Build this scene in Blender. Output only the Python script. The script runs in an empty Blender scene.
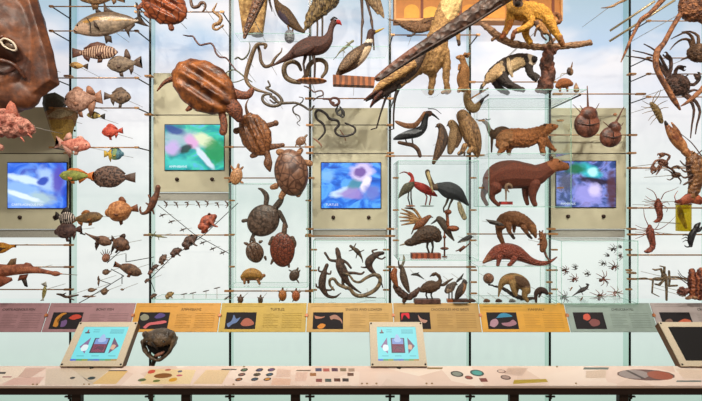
import bpy, bmesh, math, random
import numpy as np
from mathutils import Vector, Matrix, noise as mnoise
random.seed(7)
sc = bpy.context.scene
C = sc.collection
# ---------------- camera ----------------
F = 457.0; CX = 350.0; CY = 200.5; H = 2.85; WALL = 7.0
cd = bpy.data.cameras.new('camera'); cam = bpy.data.objects.new('camera', cd); C.objects.link(cam)
cam.location = (0, 0, H); cam.rotation_euler = (math.pi/2, 0, 0)
cd.sensor_width = 36; cd.lens = 36*F/702.0; cd.shift_x = 1.0/702; cd.clip_end = 60
sc.camera = cam
# ---------------- view ----------------
sc.view_settings.view_transform = 'Standard'; sc.view_settings.look = 'None'
sc.view_settings.gamma = 1; sc.view_settings.use_curve_mapping = False
sc.view_settings.exposure = 0.0
# ---------------- world and lights ----------------
w = bpy.data.worlds.new('room_ambient'); sc.world = w; w.use_nodes = True
w.node_tree.nodes['Background'].inputs[0].default_value = (1.0, 0.86, 0.70, 1)
w.node_tree.nodes['Background'].inputs[1].default_value = 0.32
def lin(h):
    if isinstance(h, str):
        h = h.lstrip('#'); h = [int(h[i:i+2], 16)/255 for i in (0, 2, 4)]
    return tuple(c/12.92 if c <= .04045 else ((c+.055)/1.055)**2.4 for c in h)
def spot(x, y, z, tx, ty, tz, e, size=60, col=(1, .92, .80), r=.08):
    l = bpy.data.lights.new('track_spotlight', 'SPOT'); l.energy = e; l.spot_size = math.radians(size)
    l.spot_blend = .8; l.color = col; l.shadow_soft_size = r
    o = bpy.data.objects.new('track_spotlight', l); C.objects.link(o); o.location = (x, y, z)
    o.rotation_euler = (Vector((tx, ty, tz))-Vector((x, y, z))).to_track_quat('-Z', 'Y').to_euler()
    o['kind'] = 'structure'
for i in range(8):
    x = -4.9+i*1.4
    spot(x, 3.0, 7.6, x+.5, 6.6, 3.6, 430, 66)
for i in range(6):
    x = -4.4+i*1.76
    spot(x, 1.2, 5.6, x+.2, 6.2, 2.2, 250, 60, (1, .93, .84), .12)
for x, tx in ((.6, 1.0), (2.6, 2.2)): spot(x, 2.4, 7.0, tx, 6.0, 4.9, 170, 34, (1, .86, .62))
l = bpy.data.lights.new('added_desk_fill', 'AREA'); l.shape = 'RECTANGLE'; l.size = 9; l.size_y = .4; l.energy = 110; l.color = (1, .84, .68)  # area fill added to brighten the desk, not a known fitting
o = bpy.data.objects.new('added_desk_fill', l); C.objects.link(o); o.location = (0, 4.2, 6.8); o['kind'] = 'structure'

# ---------------- materials ----------------
MC = {}
def _new(key):
    m = bpy.data.materials.new(key[:60]); m.use_nodes = True; nt = m.node_tree
    return m, nt, nt.nodes['Principled BSDF']
def plain(c, rough=.6, metal=0.0, bump=0.0, bs=60, name='painted'):
    key = ('p', c, rough, metal, bump, bs)
    if key in MC: return MC[key]
    m, nt, b = _new(name)
    N = nt.nodes.new; L = nt.links.new
    tc = N('ShaderNodeTexCoord'); n = N('ShaderNodeTexNoise'); n.inputs['Scale'].default_value = bs; n.inputs['Detail'].default_value = 3
    L(tc.outputs['Object'], n.inputs['Vector'])
    r = N('ShaderNodeValToRGB'); a = lin(c)
    r.color_ramp.elements[0].position = .3; r.color_ramp.elements[0].color = tuple(x*.9 for x in a)+(1,)
    r.color_ramp.elements[1].position = .7; r.color_ramp.elements[1].color = tuple(min(1, x*1.08) for x in a)+(1,)
    L(n.outputs['Fac'], r.inputs['Fac']); L(r.outputs[0], b.inputs['Base Color'])
    b.inputs['Roughness'].default_value = rough; b.inputs['Metallic'].default_value = metal
    if bump:
        bn = N('ShaderNodeBump'); bn.inputs['Strength'].default_value = bump; bn.inputs['Distance'].default_value = .01
        L(n.outputs['Fac'], bn.inputs['Height']); L(bn.outputs[0], b.inputs['Normal'])
    MC[key] = m; return m
def emit(c, s=1.0, name='lit'):
    key = ('e', c, s)
    if key in MC: return MC[key]
    m, nt, b = _new(name)
    b.inputs['Base Color'].default_value = (0, 0, 0, 1); b.inputs['Roughness'].default_value = .4
    b.inputs['Emission Color'].default_value = lin(c)+(1,); b.inputs['Emission Strength'].default_value = s
    MC[key] = m; return m
# living-thing skin: two natural colours mixed by a pattern, optional painted-in colour patches (attribute Zone)
def skin(c1, c2=None, kind='mottle', scl=30.0, rough=.62, bump=.5, dist=.012, ax=(1, 1, 1), lo=.38, hi=.62):
    c2 = c2 or c1
    key = ('s', c1, c2, kind, scl, rough, bump, dist, ax, lo, hi)
    if key in MC: return MC[key]
    m, nt, b = _new('specimen_'+kind)
    N = nt.nodes.new; L = nt.links.new
    tc = N('ShaderNodeTexCoord'); mp = N('ShaderNodeMapping'); mp.inputs['Scale'].default_value = ax
    L(tc.outputs['Object'], mp.inputs['Vector']); V = mp.outputs[0]
    fine = N('ShaderNodeTexNoise'); fine.inputs['Scale'].default_value = scl*2.6; fine.inputs['Detail'].default_value = 4; L(V, fine.inputs['Vector'])
    if kind in ('mottle', 'fur', 'feather'):
        p = N('ShaderNodeTexNoise'); p.inputs['Scale'].default_value = scl*(.55 if kind == 'mottle' else 1.9); p.inputs['Detail'].default_value = 5
        L(V, p.inputs['Vector']); out = p.outputs['Fac']; hsrc = fine.outputs['Fac']
    elif kind in ('scale', 'spots'):
        p = N('ShaderNodeTexVoronoi'); p.inputs['Scale'].default_value = scl; L(V, p.inputs['Vector']); out = p.outputs['Distance']; hsrc = out
        if kind == 'scale': p.feature = 'F1'
    elif kind == 'scute':
        p = N('ShaderNodeTexVoronoi'); p.feature = 'DISTANCE_TO_EDGE'; p.inputs['Scale'].default_value = scl; L(V, p.inputs['Vector'])
        out = p.outputs['Distance']; hsrc = out; lo, hi = .02, .12
    else:
        p = N('ShaderNodeTexWave'); p.inputs['Scale'].default_value = scl; p.inputs['Distortion'].default_value = 3; p.inputs['Detail'].default_value = 2
        L(V, p.inputs['Vector']); out = p.outputs['Fac']; hsrc = fine.outputs['Fac']
    r = N('ShaderNodeValToRGB'); r.color_ramp.elements[0].position = lo; r.color_ramp.elements[1].position = hi
    r.color_ramp.elements[0].color = tuple(v*.58 for v in lin(c1))+(1,); r.color_ramp.elements[1].color = tuple(v*.86 for v in lin(c2))+(1,)
    L(out, r.inputs['Fac'])
    at = N('ShaderNodeAttribute'); at.attribute_name = 'Zone'
    aw = N('ShaderNodeAttribute'); aw.attribute_name = 'ZoneWeight'
    mx = N('ShaderNodeMixRGB'); L(aw.outputs['Fac'], mx.inputs[0]); L(r.outputs[0], mx.inputs[1]); L(at.outputs['Color'], mx.inputs[2])
    vr = N('ShaderNodeMapRange'); vr.inputs[1].default_value = .3; vr.inputs[2].default_value = .7; vr.inputs[3].default_value = .6; vr.inputs[4].default_value = 1.3
    L(fine.outputs['Fac'], vr.inputs[0])
    mu = N('ShaderNodeMixRGB'); mu.blend_type = 'MULTIPLY'; mu.inputs[0].default_value = 1; L(mx.outputs[0], mu.inputs[1]); L(vr.outputs[0], mu.inputs[2])
    L(mu.outputs[0], b.inputs['Base Color']); b.inputs['Roughness'].default_value = rough
    bn = N('ShaderNodeBump'); bn.inputs['Strength'].default_value = bump; bn.inputs['Distance'].default_value = dist
    L(hsrc, bn.inputs['Height']); L(bn.outputs[0], b.inputs['Normal'])
    MC[key] = m; return m
def glass_mat(tint='fcfefd', refl=.10):
    key = ('g', tint, refl)
    if key in MC: return MC[key]
    m = bpy.data.materials.new('clear_glass'); m.use_nodes = True; nt = m.node_tree; nt.nodes.clear()
    N = nt.nodes.new; L = nt.links.new
    out = N('ShaderNodeOutputMaterial'); t = N('ShaderNodeBsdfTransparent'); t.inputs[0].default_value = lin(tint)+(1,)
    g = N('ShaderNodeBsdfGlossy'); g.inputs['Roughness'].default_value = .03
    fr = N('ShaderNodeFresnel'); fr.inputs[0].default_value = 1.25
    ge = N('ShaderNodeNewGeometry'); inv = N('ShaderNodeMath'); inv.operation = 'SUBTRACT'; inv.inputs[0].default_value = 1; L(ge.outputs['Backfacing'], inv.inputs[1])
    ml = N('ShaderNodeMath'); ml.operation = 'MULTIPLY'; L(fr.outputs[0], ml.inputs[0]); L(inv.outputs[0], ml.inputs[1])
    mx = N('ShaderNodeMixShader'); L(ml.outputs[0], mx.inputs[0]); L(t.outputs[0], mx.inputs[1]); L(g.outputs[0], mx.inputs[2]); L(mx.outputs[0], out.inputs[0])
    MC[key] = m; return m
GLASS = glass_mat()
def edge_mat():
    m = bpy.data.materials.new('glass_edge'); m.use_nodes = True; nt = m.node_tree; b = nt.nodes['Principled BSDF']
    b.inputs['Base Color'].default_value = lin('a8d6c6')+(1,); b.inputs['Roughness'].default_value = .25
    t = nt.nodes.new('ShaderNodeBsdfTransparent'); t.inputs[0].default_value = lin('dceee8')+(1,)
    mx = nt.nodes.new('ShaderNodeMixShader'); mx.inputs[0].default_value = .4
    nt.links.new(t.outputs[0], mx.inputs[1]); nt.links.new(b.outputs[0], mx.inputs[2]); nt.links.new(mx.outputs[0], nt.nodes['Material Output'].inputs[0])
    return m
EDGE = edge_mat()
BRONZE = plain('a87c50', .35, .35, name='bronze')
DARKMETAL = plain('2c2622', .5, .3, name='dark_metal')
STEEL = plain('b4ada0', .3, .3, name='pin_steel')
WOOD = plain('8a4a24', .5, 0, .2, 20, name='plinth_wood')
EYE = plain('0c0806', .15, name='glass_eye')

# ---------------- mesh tools ----------------
def P3(px, py, Y): return Vector(((px-CX)*Y/F, Y, H-(py-CY)*Y/F))
def link(name, me, mat=None, parent=None):
    o = bpy.data.objects.new(name, me); C.objects.link(o)
    if mat and not me.materials: me.materials.append(mat)
    if parent: o.parent = parent
    return o
GROUPS = {'fish': 'fishes mounted on the left panels', 'turtle': 'turtles hung around the turquoise screen', 'snake': 'snakes coiled between the panels', 'frog': 'frogs and toads on the twig', 'salamander': 'tiny salamanders on the frog panel', 'lizard': 'lizards of the lizard case', 'spider': 'spiders in the spider case', 'horseshoe crab': 'pair of horseshoe crabs'}
def tag(o, label, cat, group=None):
    o['label'] = label; o['category'] = cat
    group = group or GROUPS.get(cat)
    if group: o['group'] = group
    return o
def empty(name, loc, label=None, cat=None, group=None):
    o = bpy.data.objects.new(name, None); C.objects.link(o); o.location = loc; o.empty_display_size = .05
    if label: tag(o, label, cat, group)
    return o
def boxes(name, lst, mat, parent=None, bevel=0):
    bm = bmesh.new()
    for (x0, x1, y0, y1, z0, z1) in lst:
        vs = [bm.verts.new((x, y, z)) for x in (x0, x1) for y in (y0, y1) for z in (z0, z1)]
        for f in ((0, 1, 3, 2), (4, 6, 7, 5), (0, 4, 5, 1), (2, 3, 7, 6), (0, 2, 6, 4), (1, 5, 7, 3)): bm.faces.new([vs[i] for i in f])
    bmesh.ops.recalc_face_normals(bm, faces=bm.faces)
    if bevel: bmesh.ops.bevel(bm, geom=bm.edges[:], offset=bevel, segments=2, affect='EDGES')
    me = bpy.data.meshes.new(name); bm.to_mesh(me); bm.free()
    return link(name, me, mat, parent)
def struct(o): o['kind'] = 'structure'; return o
def rodmesh(name, pts, r, mat, parent=None, seg=8):
    """straight cylinder chain through 3D points, metres"""
    bm = bmesh.new(); pts = [Vector(p) for p in pts]
    for a, b in zip(pts, pts[1:]):
        d = (b-a); q = d.to_track_quat('Z', 'Y').to_matrix().to_4x4()
        bmesh.ops.create_cone(bm, cap_ends=True, segments=seg, radius1=r, radius2=r, depth=d.length, matrix=Matrix.Translation((a+b)/2) @ q)
    me = bpy.data.meshes.new(name); bm.to_mesh(me); bm.free()
    for p in me.polygons: p.use_smooth = True
    return link(name, me, mat, parent)
def cat_rom(pts, n):
    P = [np.array(p, float) for p in pts]
    if len(P) < 3 or n <= 1:
        return P if len(P) > 2 else [P[0], (P[0]*2+P[1])/3, (P[0]+P[1]*2)/3, P[1]]
    Q = [2*P[0]-P[1]]+P+[2*P[-1]-P[-2]]; out = []
    for i in range(1, len(Q)-2):
        for k in range(n):
            t = k/n; a, b, c, d = Q[i-1:i+3]
            out.append(.5*((2*b)+(-a+c)*t+(2*a-5*b+4*c-d)*t*t+(-a+3*b-3*c+d)*t**3))
    out.append(P[-1]); return out
# primitives, all in photo-pixel units (x right, y down, d towards the viewer); scaled to metres later
class T:   # tapered tube through (x,y,r[,d])
    def __init__(s, pts, k=1.0, seg=10, n=4, d=0): s.p = [(p[0], p[1], p[2], (p[3] if len(p) > 3 else 0)+d) for p in pts]; s.k = k; s.seg = seg; s.n = n
    def add(s, bm, ox, oy):
        pts = cat_rom(s.p, s.n); k = s.k; ctr = [Vector((p[0]-ox, -p[3], oy-p[1])) for p in pts]; rad = [max(.12, p[2]) for p in pts]
        t0 = (ctr[0]-ctr[1]).normalized(); t1 = (ctr[-1]-ctr[-2]).normalized()
        ctr = [ctr[0]+t0*rad[0]*.85, ctr[0]+t0*rad[0]*.5]+ctr+[ctr[-1]+t1*rad[-1]*.5, ctr[-1]+t1*rad[-1]*.85]
        rad = [rad[0]*.35, rad[0]*.8]+rad+[rad[-1]*.8, rad[-1]*.35]
        rings = []; prev = None
        for i, c in enumerate(ctr):
            t = (ctr[min(i+1, len(ctr)-1)]-ctr[max(i-1, 0)])
            if t.length < 1e-6: t = Vector((1, 0, 0))
            t.normalize(); n = t.cross(Vector((0, 1, 0)))
            if n.length < .25: n = prev.copy() if prev else Vector((1, 0, 0)).cross(t)
            n = (n-t*n.dot(t)); n.normalize()
            if prev and n.dot(prev) < 0 : n = n if abs(n.dot(prev)) < .6 else -n
            prev = n; b = n.cross(t); ring = []
            for j in range(s.seg):
                a = 2*math.pi*j/s.seg; ring.append(bm.verts.new(c+n*math.cos(a)*rad[i]+b*math.sin(a)*rad[i]*k))
            rings.append(ring)
        for a, b in zip(rings, rings[1:]):
            for j in range(s.seg): bm.faces.new((a[j], a[(j+1) % s.seg], b[(j+1) % s.seg], b[j]))
        bm.faces.new(rings[0][::-1]); bm.faces.new(rings[-1])
class E:   # ellipsoid centre, radii (x,y,d), rotation in the picture plane (degrees)
    def __init__(s, x, y, rx, ry, rd=None, rot=0, d=0, sub=2): s.a = (x, y, rx, ry, rd or min(rx, ry), rot, d, sub)
    def add(s, bm, ox, oy):
        x, y, rx, ry, rd, rot, d, sub = s.a
        m = Matrix.Translation((x-ox, -d, oy-y)) @ Matrix.Rotation(math.radians(rot), 4, 'Y') @ Matrix.Diagonal((rx, rd, ry, 1))
        bmesh.ops.create_icosphere(bm, subdivisions=sub, radius=1, matrix=m)
class P:   # polygon with thickness t, lens-shaped towards its rim when bulge > 0
    def __init__(s, pts, t=1.0, d=0, bulge=0, smooth=1): s.p = pts; s.t = t; s.d = d; s.bulge = bulge; s.sm = smooth
    def add(s, bm, ox, oy):
        pts = [(a[0], a[1]) for a in s.p]; cx = sum(a[0] for a in pts)/len(pts); cy = sum(a[1] for a in pts)/len(pts)
        lay = []
        for dd, sh in ((-s.t/2, 1-s.bulge), (0, 1.0), (s.t/2, 1-s.bulge)):
            lay.append([bm.verts.new((cx+(x-cx)*sh-ox, -(s.d+dd), oy-(cy+(y-cy)*sh))) for x, y in pts])
        n = len(pts)
        for a, b in zip(lay, lay[1:]):
            for j in range(n): bm.faces.new((a[j], a[(j+1) % n], b[(j+1) % n], b[j]))
        f1 = bm.faces.new(lay[0]); f2 = bm.faces.new(lay[-1][::-1])
        bmesh.ops.triangulate(bm, faces=[f1, f2])
def inpoly(x, y, poly):
    r = False; j = len(poly)-1
    for i in range(len(poly)):
        xi, yi = poly[i]; xj, yj = poly[j]
        if (yi > y) != (yj > y) and x < (xj-xi)*(y-yi)/(yj-yi)+xi: r = not r
        j = i
    return r
SCR = bpy.data.scenes.new('scratch')
def evaluate_mesh(tmp):
    SCR.collection.objects.link(tmp); vl = SCR.view_layers[0]; vl.update(); dg = vl.depsgraph
    me = bpy.data.meshes.new_from_object(tmp.evaluated_get(dg), depsgraph=dg); bpy.data.objects.remove(tmp); return me
def shape(name, prims, ox, oy, s, mat, parent=None, vox=0, smooth=4, zones=None, dents=None, bumps=0, bscale=.2):
    """prims -> one mesh. vox > 0 fuses them into one continuous skin."""
    bm = bmesh.new()
    for p in (prims if isinstance(prims, (list, tuple)) else [prims]): p.add(bm, ox, oy)
    bmesh.ops.recalc_face_normals(bm, faces=bm.faces)
    me = bpy.data.meshes.new(name); bm.to_mesh(me); bm.free()
    if vox:
        tmp = bpy.data.objects.new('tmp', me)
        md = tmp.modifiers.new('r', 'REMESH'); md.mode = 'VOXEL'; md.voxel_size = vox
        if smooth: sm = tmp.modifiers.new('s', 'SMOOTH'); sm.factor = .5; sm.iterations = smooth
        me2 = evaluate_mesh(tmp); bpy.data.meshes.remove(me); me = me2; me.name = name
    if dents or bumps:
        nrm = [v.normal.copy() for v in me.vertices]
        for i_, v in enumerate(me.vertices):
            x, y = v.co.x+ox, oy-v.co.z
            for (dx, dy, r, dep) in (dents or []):
                q = math.hypot(x-dx, y-dy)/r
                if q < 1 and v.co.y < 0: v.co.y += dep*(1-q*q)**2
            if bumps: v.co += nrm[i_]*bumps*mnoise.noise(v.co*bscale)
    if zones:
        at = me.attributes.new('Zone', 'FLOAT_COLOR', 'POINT'); data = np.zeros((len(me.vertices), 4), dtype=np.float32)
        Z = [(z[0], lin(z[1]), z[2] if len(z) > 2 else 1.0) for z in zones]
        for i, v in enumerate(me.vertices):
            x = v.co.x+ox; y = oy-v.co.z; dd = -v.co.y
            jx = mnoise.noise(Vector((x*.6, y*.6, 0)))*.9; jy = mnoise.noise(Vector((x*.6, y*.6, 9)))*.9
            for t, c, a in Z:
                if (t(x, y, dd) if callable(t) else inpoly(x+jx, y+jy, t)):
                    data[i] = (*c, a)
        at.data.foreach_set('color', data.ravel())
        aw = me.attributes.new('ZoneWeight', 'FLOAT', 'POINT'); aw.data.foreach_set('value', np.ascontiguousarray(data[:, 3]))
    for v in me.vertices: v.co *= s
    if not any(q in name for q in ('block', 'base', 'slab')):
        for p in me.polygons: p.use_smooth = True
    me.materials.clear(); me.materials.append(mat)
    return link(name, me, mat, parent)
def animal(name, label, cat, o, Y, body, mat, vox=.55, smooth=3, parts=(), zones=None, dents=None, group=None, eyes=(), pin=True, bumps=0, bscale=.2, bname='body', pinY=None):
    """o = anchor pixel. parts = (name, prims, mat[, vox[, label]]). eyes = (x, y, r, d). One Empty, body and parts under it."""
    s = Y/F; root = empty(name, P3(o[0], o[1], Y), label, cat, group)
    b = shape(bname, body, o[0], o[1], s, mat, root, vox, smooth, zones, dents, bumps, bscale)
    for p in parts:
        q = shape(p[0], p[1], o[0], o[1], s, p[2], root, p[3] if len(p) > 3 else 0)
        if len(p) > 4 and p[4]: q['label'] = p[4]
    for e in eyes: shape('eye', E(e[0], e[1], e[2], e[2], e[2]*.7, 0, e[3], 2), o[0], o[1], s, EYE, root)
    if pin:
        px, py = (pin if isinstance(pin, tuple) else o)
        a = Vector(((px-o[0])*s, 0, -(py-o[1])*s)); rodmesh('mount_pin', [a, a+Vector((0, (pinY or 6.985)-Y, 0))], .0042, STEEL, root, 6)
    return root
# ================= SETTING =================
FL = -.35
def wall_mat():
    m, nt, b = _new('backlit_sky_panel'); N = nt.nodes.new; L = nt.links.new
    tc = N('ShaderNodeTexCoord'); sp = N('ShaderNodeSeparateXYZ'); L(tc.outputs['Object'], sp.inputs[0])
    r = N('ShaderNodeValToRGB'); mr = N('ShaderNodeMapRange'); mr.inputs[1].default_value = 1.2; mr.inputs[2].default_value = 6.2
    L(sp.outputs[2], mr.inputs[0]); L(mr.outputs[0], r.inputs[0]); cr = r.color_ramp
    cr.elements[0].position = 0; cr.elements[0].color = lin('e9efec')+(1,)
    cr.elements[1].position = 1; cr.elements[1].color = lin('aecbd8')+(1,)
    for p, c in ((.18, 'f0f5f2'), (.34, 'deeae7'), (.42, 'e8efef'), (.60, 'f2f2f6'), (.70, 'd4e0f2'), (.80, 'a9c8e8')):
        e = cr.elements.new(p); e.color = lin(c)+(1,)
    mp = N('ShaderNodeMapping'); mp.inputs['Scale'].default_value = (.55, 1, 1.0); L(tc.outputs['Object'], mp.inputs[0])
    n = N('ShaderNodeTexNoise'); n.inputs['Scale'].default_value = .9; n.inputs['Detail'].default_value = 4; L(mp.outputs[0], n.inputs[0])
    cl = N('ShaderNodeValToRGB'); cl.color_ramp.elements[0].position = .44; cl.color_ramp.elements[1].position = .60; L(n.outputs[0], cl.inputs[0])
    up = N('ShaderNodeMapRange'); up.inputs[1].default_value = 4.2; up.inputs[2].default_value = 4.9; L(sp.outputs[2], up.inputs[0])
    mu = N('ShaderNodeMath'); mu.operation = 'MULTIPLY'; L(cl.outputs[0], mu.inputs[0]); L(up.outputs[0], mu.inputs[1])
    mx = N('ShaderNodeMixRGB'); L(mu.outputs[0], mx.inputs[0]); L(r.outputs[0], mx.inputs[1]); mx.inputs[2].default_value = lin('efeef4')+(1,)
    b.inputs['Base Color'].default_value = (.12, .12, .12, 1); b.inputs['Roughness'].default_value = .5
    L(mx.outputs[0], b.inputs['Emission Color']); b.inputs['Emission Strength'].default_value = .89
    return m
PX = [-6.6+1.2*i for i in range(12)]          # post positions
struct(boxes('wall_back', [(-8, 8, WALL, WALL+.06, 1.35, 7.2)], wall_mat()))
def low_mat():
    m, nt, b = _new('frosted_low_panel'); N = nt.nodes.new; L = nt.links.new
    tc = N('ShaderNodeTexCoord'); sp = N('ShaderNodeSeparateXYZ'); L(tc.outputs['Object'], sp.inputs[0])
    mr = N('ShaderNodeMapRange'); mr.inputs[1].default_value = -.3; mr.inputs[2].default_value = 1.35; L(sp.outputs[2], mr.inputs[0])
    r = N('ShaderNodeValToRGB'); r.color_ramp.elements[0].color = lin('b4cfc0')+(1,); r.color_ramp.elements[1].color = lin('e4efec')+(1,)
    e = r.color_ramp.elements.new(.35); e.color = lin('cfe2d8')+(1,)
    L(mr.outputs[0], r.inputs[0]); L(r.outputs[0], b.inputs['Emission Color']); b.inputs['Emission Strength'].default_value = .88
    b.inputs['Base Color'].default_value = lin('5d6d66')+(1,); b.inputs['Roughness'].default_value = .5
    return m
struct(boxes('wall_lower', [(-8, 8, WALL, WALL+.06, FL, 1.35)], low_mat()))
struct(boxes('floor', [(-8, 8, -1, WALL+.06, FL-.1, FL)], plain('4a4038', .4, name='dark_floor')))
FIN = plain('0c1712', .25, name='green_glass_fin')
FINS = glass_mat('eaf4f0')
for i, x in enumerate(PX):
    o = struct(boxes('trim_%d' % (i+1), [(x-.018, x+.018, 6.86, WALL-.001, FL, 7.2)], FIN)); o.data.materials.append(FINS)
    for p in o.data.polygons: p.material_index = 0 if p.normal.y < -.5 else 1
# khaki screen backings
KH = plain('b9b69c', .6, 0, .05, 3, name='khaki_metal')
def station(i, ytop, ybot, sx0, sx1, sy0, sy1, img, words, label, seams, shapes=()):
    """screen housing hung between two posts"""
    x0 = PX[i]+.03; x1 = PX[i+1]-.03; Y = 6.90
    z0 = H-(ybot-CY)*Y/F; z1 = H-(ytop-CY)*Y/F
    root = empty('screen_station', ((x0+x1)/2, Y, z0), label, 'information screen')
    cx = (x0+x1)/2; f = lambda X, Yy, Z: (X-cx, Yy-Y, Z-z0)
    boxes('backing_panel', [(x0-cx, x1-cx, 0, .085, 0, z1-z0)], KH, root, .004)
    boxes('shade_strip', [(x0-cx, x1-cx, .03, .085, -.13, -.012)], plain('9b9c93', .6), root, .003)  # grey strip drawn in for the band of shade below the backing
    for y in seams:
        z = H-(y-CY)*Y/F-z0; boxes('seam', [(x0-cx, x1-cx, -.003, .01, z-.006, z+.006)], DARKMETAL, root)
    ax = (sx0-CX)*Y/F-cx; bx = (sx1-CX)*Y/F-cx; az = H-(sy1-CY)*Y/F-z0; bz = H-(sy0-CY)*Y/F-z0
    boxes('screen_frame', [(ax-.012, bx+.012, -.012, .02, az-.012, bz+.012)], plain('15171c', .3), root, .002)
    sh = [((x-CX)*Y/F-cx, H-(y-CY)*Y/F-z0, rx*Y/F, ry*Y/F, rot, c, so) for x, y, rx, ry, rot, c, so in shapes]
    scn = boxes('screen', [(ax, bx, -.018, 0, az, bz)], screen_mat(*img, shapes=sh), root)
    if words:
        t = text3(words, .048, emit('e8f2ff', 1.0), scn); t.location = (ax+(bx-ax)*.07, -.022, az+.035)
    if True:
        for q in (.2, .8):
            m = rodmesh('bolt', [(ax+(bx-ax)*q, -.02, az-.14), (ax+(bx-ax)*q, .0, az-.14)], .028, plain('3a2a24', .4, .5), root, 16)
    return root
def text3(words, size, mat, parent=None, align='LEFT', rot=math.pi/2):
    cu = bpy.data.curves.new('t', 'FONT'); cu.body = words; cu.size = size; cu.align_x = align; cu.extrude = .0008
    me = evaluate_mesh(bpy.data.objects.new('t', cu)); me.materials.clear(); me.materials.append(mat)
    o = link('lettering', me, mat, parent); o.rotation_euler = (rot, 0, 0); return o
def screen_mat(c1, c2, c3, c4, seed, scl=3.0, shapes=(), org=(0, 0)):
    """video picture: flowing colour noise with soft edged shapes (x, z, rx, rz, degrees, colour, softness) in station metres"""
    m, nt, b = _new('video_screen'); N = nt.nodes.new; L = nt.links.new
    tc = N('ShaderNodeTexCoord'); mp = N('ShaderNodeMapping'); mp.inputs['Location'].default_value = (seed, seed*1.7, 0); mp.inputs['Scale'].default_value = (1, 1, 1.5)
    L(tc.outputs['Object'], mp.inputs[0])
    n = N('ShaderNodeTexNoise'); n.inputs['Scale'].default_value = scl; n.inputs['Detail'].default_value = 4; n.inputs['Distortion'].default_value = 1.2; L(mp.outputs[0], n.inputs[0])
    r = N('ShaderNodeValToRGB'); cr = r.color_ramp
    cr.elements[0].position = .30; cr.elements[0].color = lin(c1)+(1,); cr.elements[1].position = .70; cr.elements[1].color = lin(c4)+(1,)
    for p, c in ((.45, c2), (.56, c3)): e = cr.elements.new(p); e.color = lin(c)+(1,)
    L(n.outputs[0], r.inputs[0]); last = r.outputs[0]
    n2 = N('ShaderNodeTexNoise'); n2.inputs['Scale'].default_value = 9; n2.inputs['Detail'].default_value = 3; L(mp.outputs[0], n2.inputs[0])
    for (x, z, rx, rz, rot, col, soft) in shapes:
        m1 = N('ShaderNodeMapping'); m1.vector_type = 'TEXTURE'; m1.inputs['Location'].default_value = (x, 0, z); m1.inputs['Rotation'].default_value = (0, math.radians(-rot), 0); m1.inputs['Scale'].default_value = (rx, 1e3, rz)
        L(tc.outputs['Object'], m1.inputs[0]); ln = N('ShaderNodeVectorMath'); ln.operation = 'LENGTH'; L(m1.outputs[0], ln.inputs[0])
        ad = N('ShaderNodeMath'); ad.operation = 'MULTIPLY_ADD'; L(n2.outputs[0], ad.inputs[0]); ad.inputs[1].default_value = .9; L(ln.outputs['Value'], ad.inputs[2])
        mr = N('ShaderNodeMapRange'); mr.inputs[1].default_value = 1.45+soft/2; mr.inputs[2].default_value = 1.45-soft/2; mr.inputs[3].default_value = 0; mr.inputs[4].default_value = .92; L(ad.outputs[0], mr.inputs[0])
        mx = N('ShaderNodeMixRGB'); L(mr.outputs[0], mx.inputs[0]); L(last, mx.inputs[1]); mx.inputs[2].default_value = lin(col)+(1,); last = mx.outputs[0]
    L(last, b.inputs['Emission Color']); b.inputs['Emission Strength'].default_value = 1.25
    b.inputs['Base Color'].default_value = (0, 0, 0, 1); b.inputs['Roughness'].default_value = .3
    return m
def smooth_poly(pts, n=4):
    q = pts+pts[:1]; return [tuple(p[:2]) for p in cat_rom([(a, b) for a, b in q], n)][:-1]
s1 = station(1, 107, 229, 8.5, 67, 163, 208, ('1a3fb0', '2b62d8', '5f8fe8', '3a3aa8', 3.0, 2.2), 'CARTILAGINOUS FISH', 'screen station with blue sea creature video, at left edge below the huge brown ray', (153.5,), ((22, 192, 20, 15, -10, '8fb8ee', .7), (28, 180, 22, 3.5, -12, 'cfe4fb', .6), (48, 180, 9, 13, 25, 'a8c6f4', .6), (44, 181, 6, 4, 10, '1c3cae', .5), (40, 199, 14, 7, 0, 'a9c4cc', .7), (24, 196, 18, 2.5, -18, 'ddebfb', .6), (59, 180, 6, 14, 0, '5a50b4', .8)))
s2 = station(3, 73, 192, 165.5, 224, 125, 170, ('0f7a78', '1f9aa0', '37c0a0', '5aa8e0', 8.0, 3.2), 'AMPHIBIANS', 'screen station with green and turquoise video, hung behind the big ridged turtle', (115,), ((184, 139, 20, 8, -6, '9fb8c4', .7), (205, 141, 12, 6, -25, 'd8e0b8', .5), (192, 142, 5, 9, 40, 'd8a0d0', .6), (186, 149, 7, 4, 25, '16282e', .5), (172, 148, 8, 7, 0, 'c4a8dc', .8), (216, 152, 12, 12, 0, '0f8a4c', .6), (205, 158, 3, 14, 40, 'd0dcea', .5), (174, 130, 12, 4, -20, '1a3a8a', .7), (180, 163, 15, 5, 0, '48c8c0', .8)))
s3 = station(5, 108, 229, 321.5, 380.5, 163, 208, ('1848a8', '2a6fd8', '5aa6ee', '3c86e4', 5.0, 3.0), 'TURTLES', 'screen station with bright blue underwater video, below the black and red snake', (125, 153.5), ((343, 192, 13, 4, 18, 'c4dcec', .5), (356, 183, 9, 5, 40, '4a8aa0', .6), (362, 172, 11, 9, 0, 'd4c4ea', .5), (360, 172, 6, 4.5, 0, '6a4a9a', .5), (366, 184, 4, 10, -20, 'f0e8f4', .5), (352, 194, 12, 5, 0, '9a84c8', .6), (328, 176, 6, 6, 0, '7ab4ea', .7), (372, 192, 8, 7, 0, '6a78c8', .7)))
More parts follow.
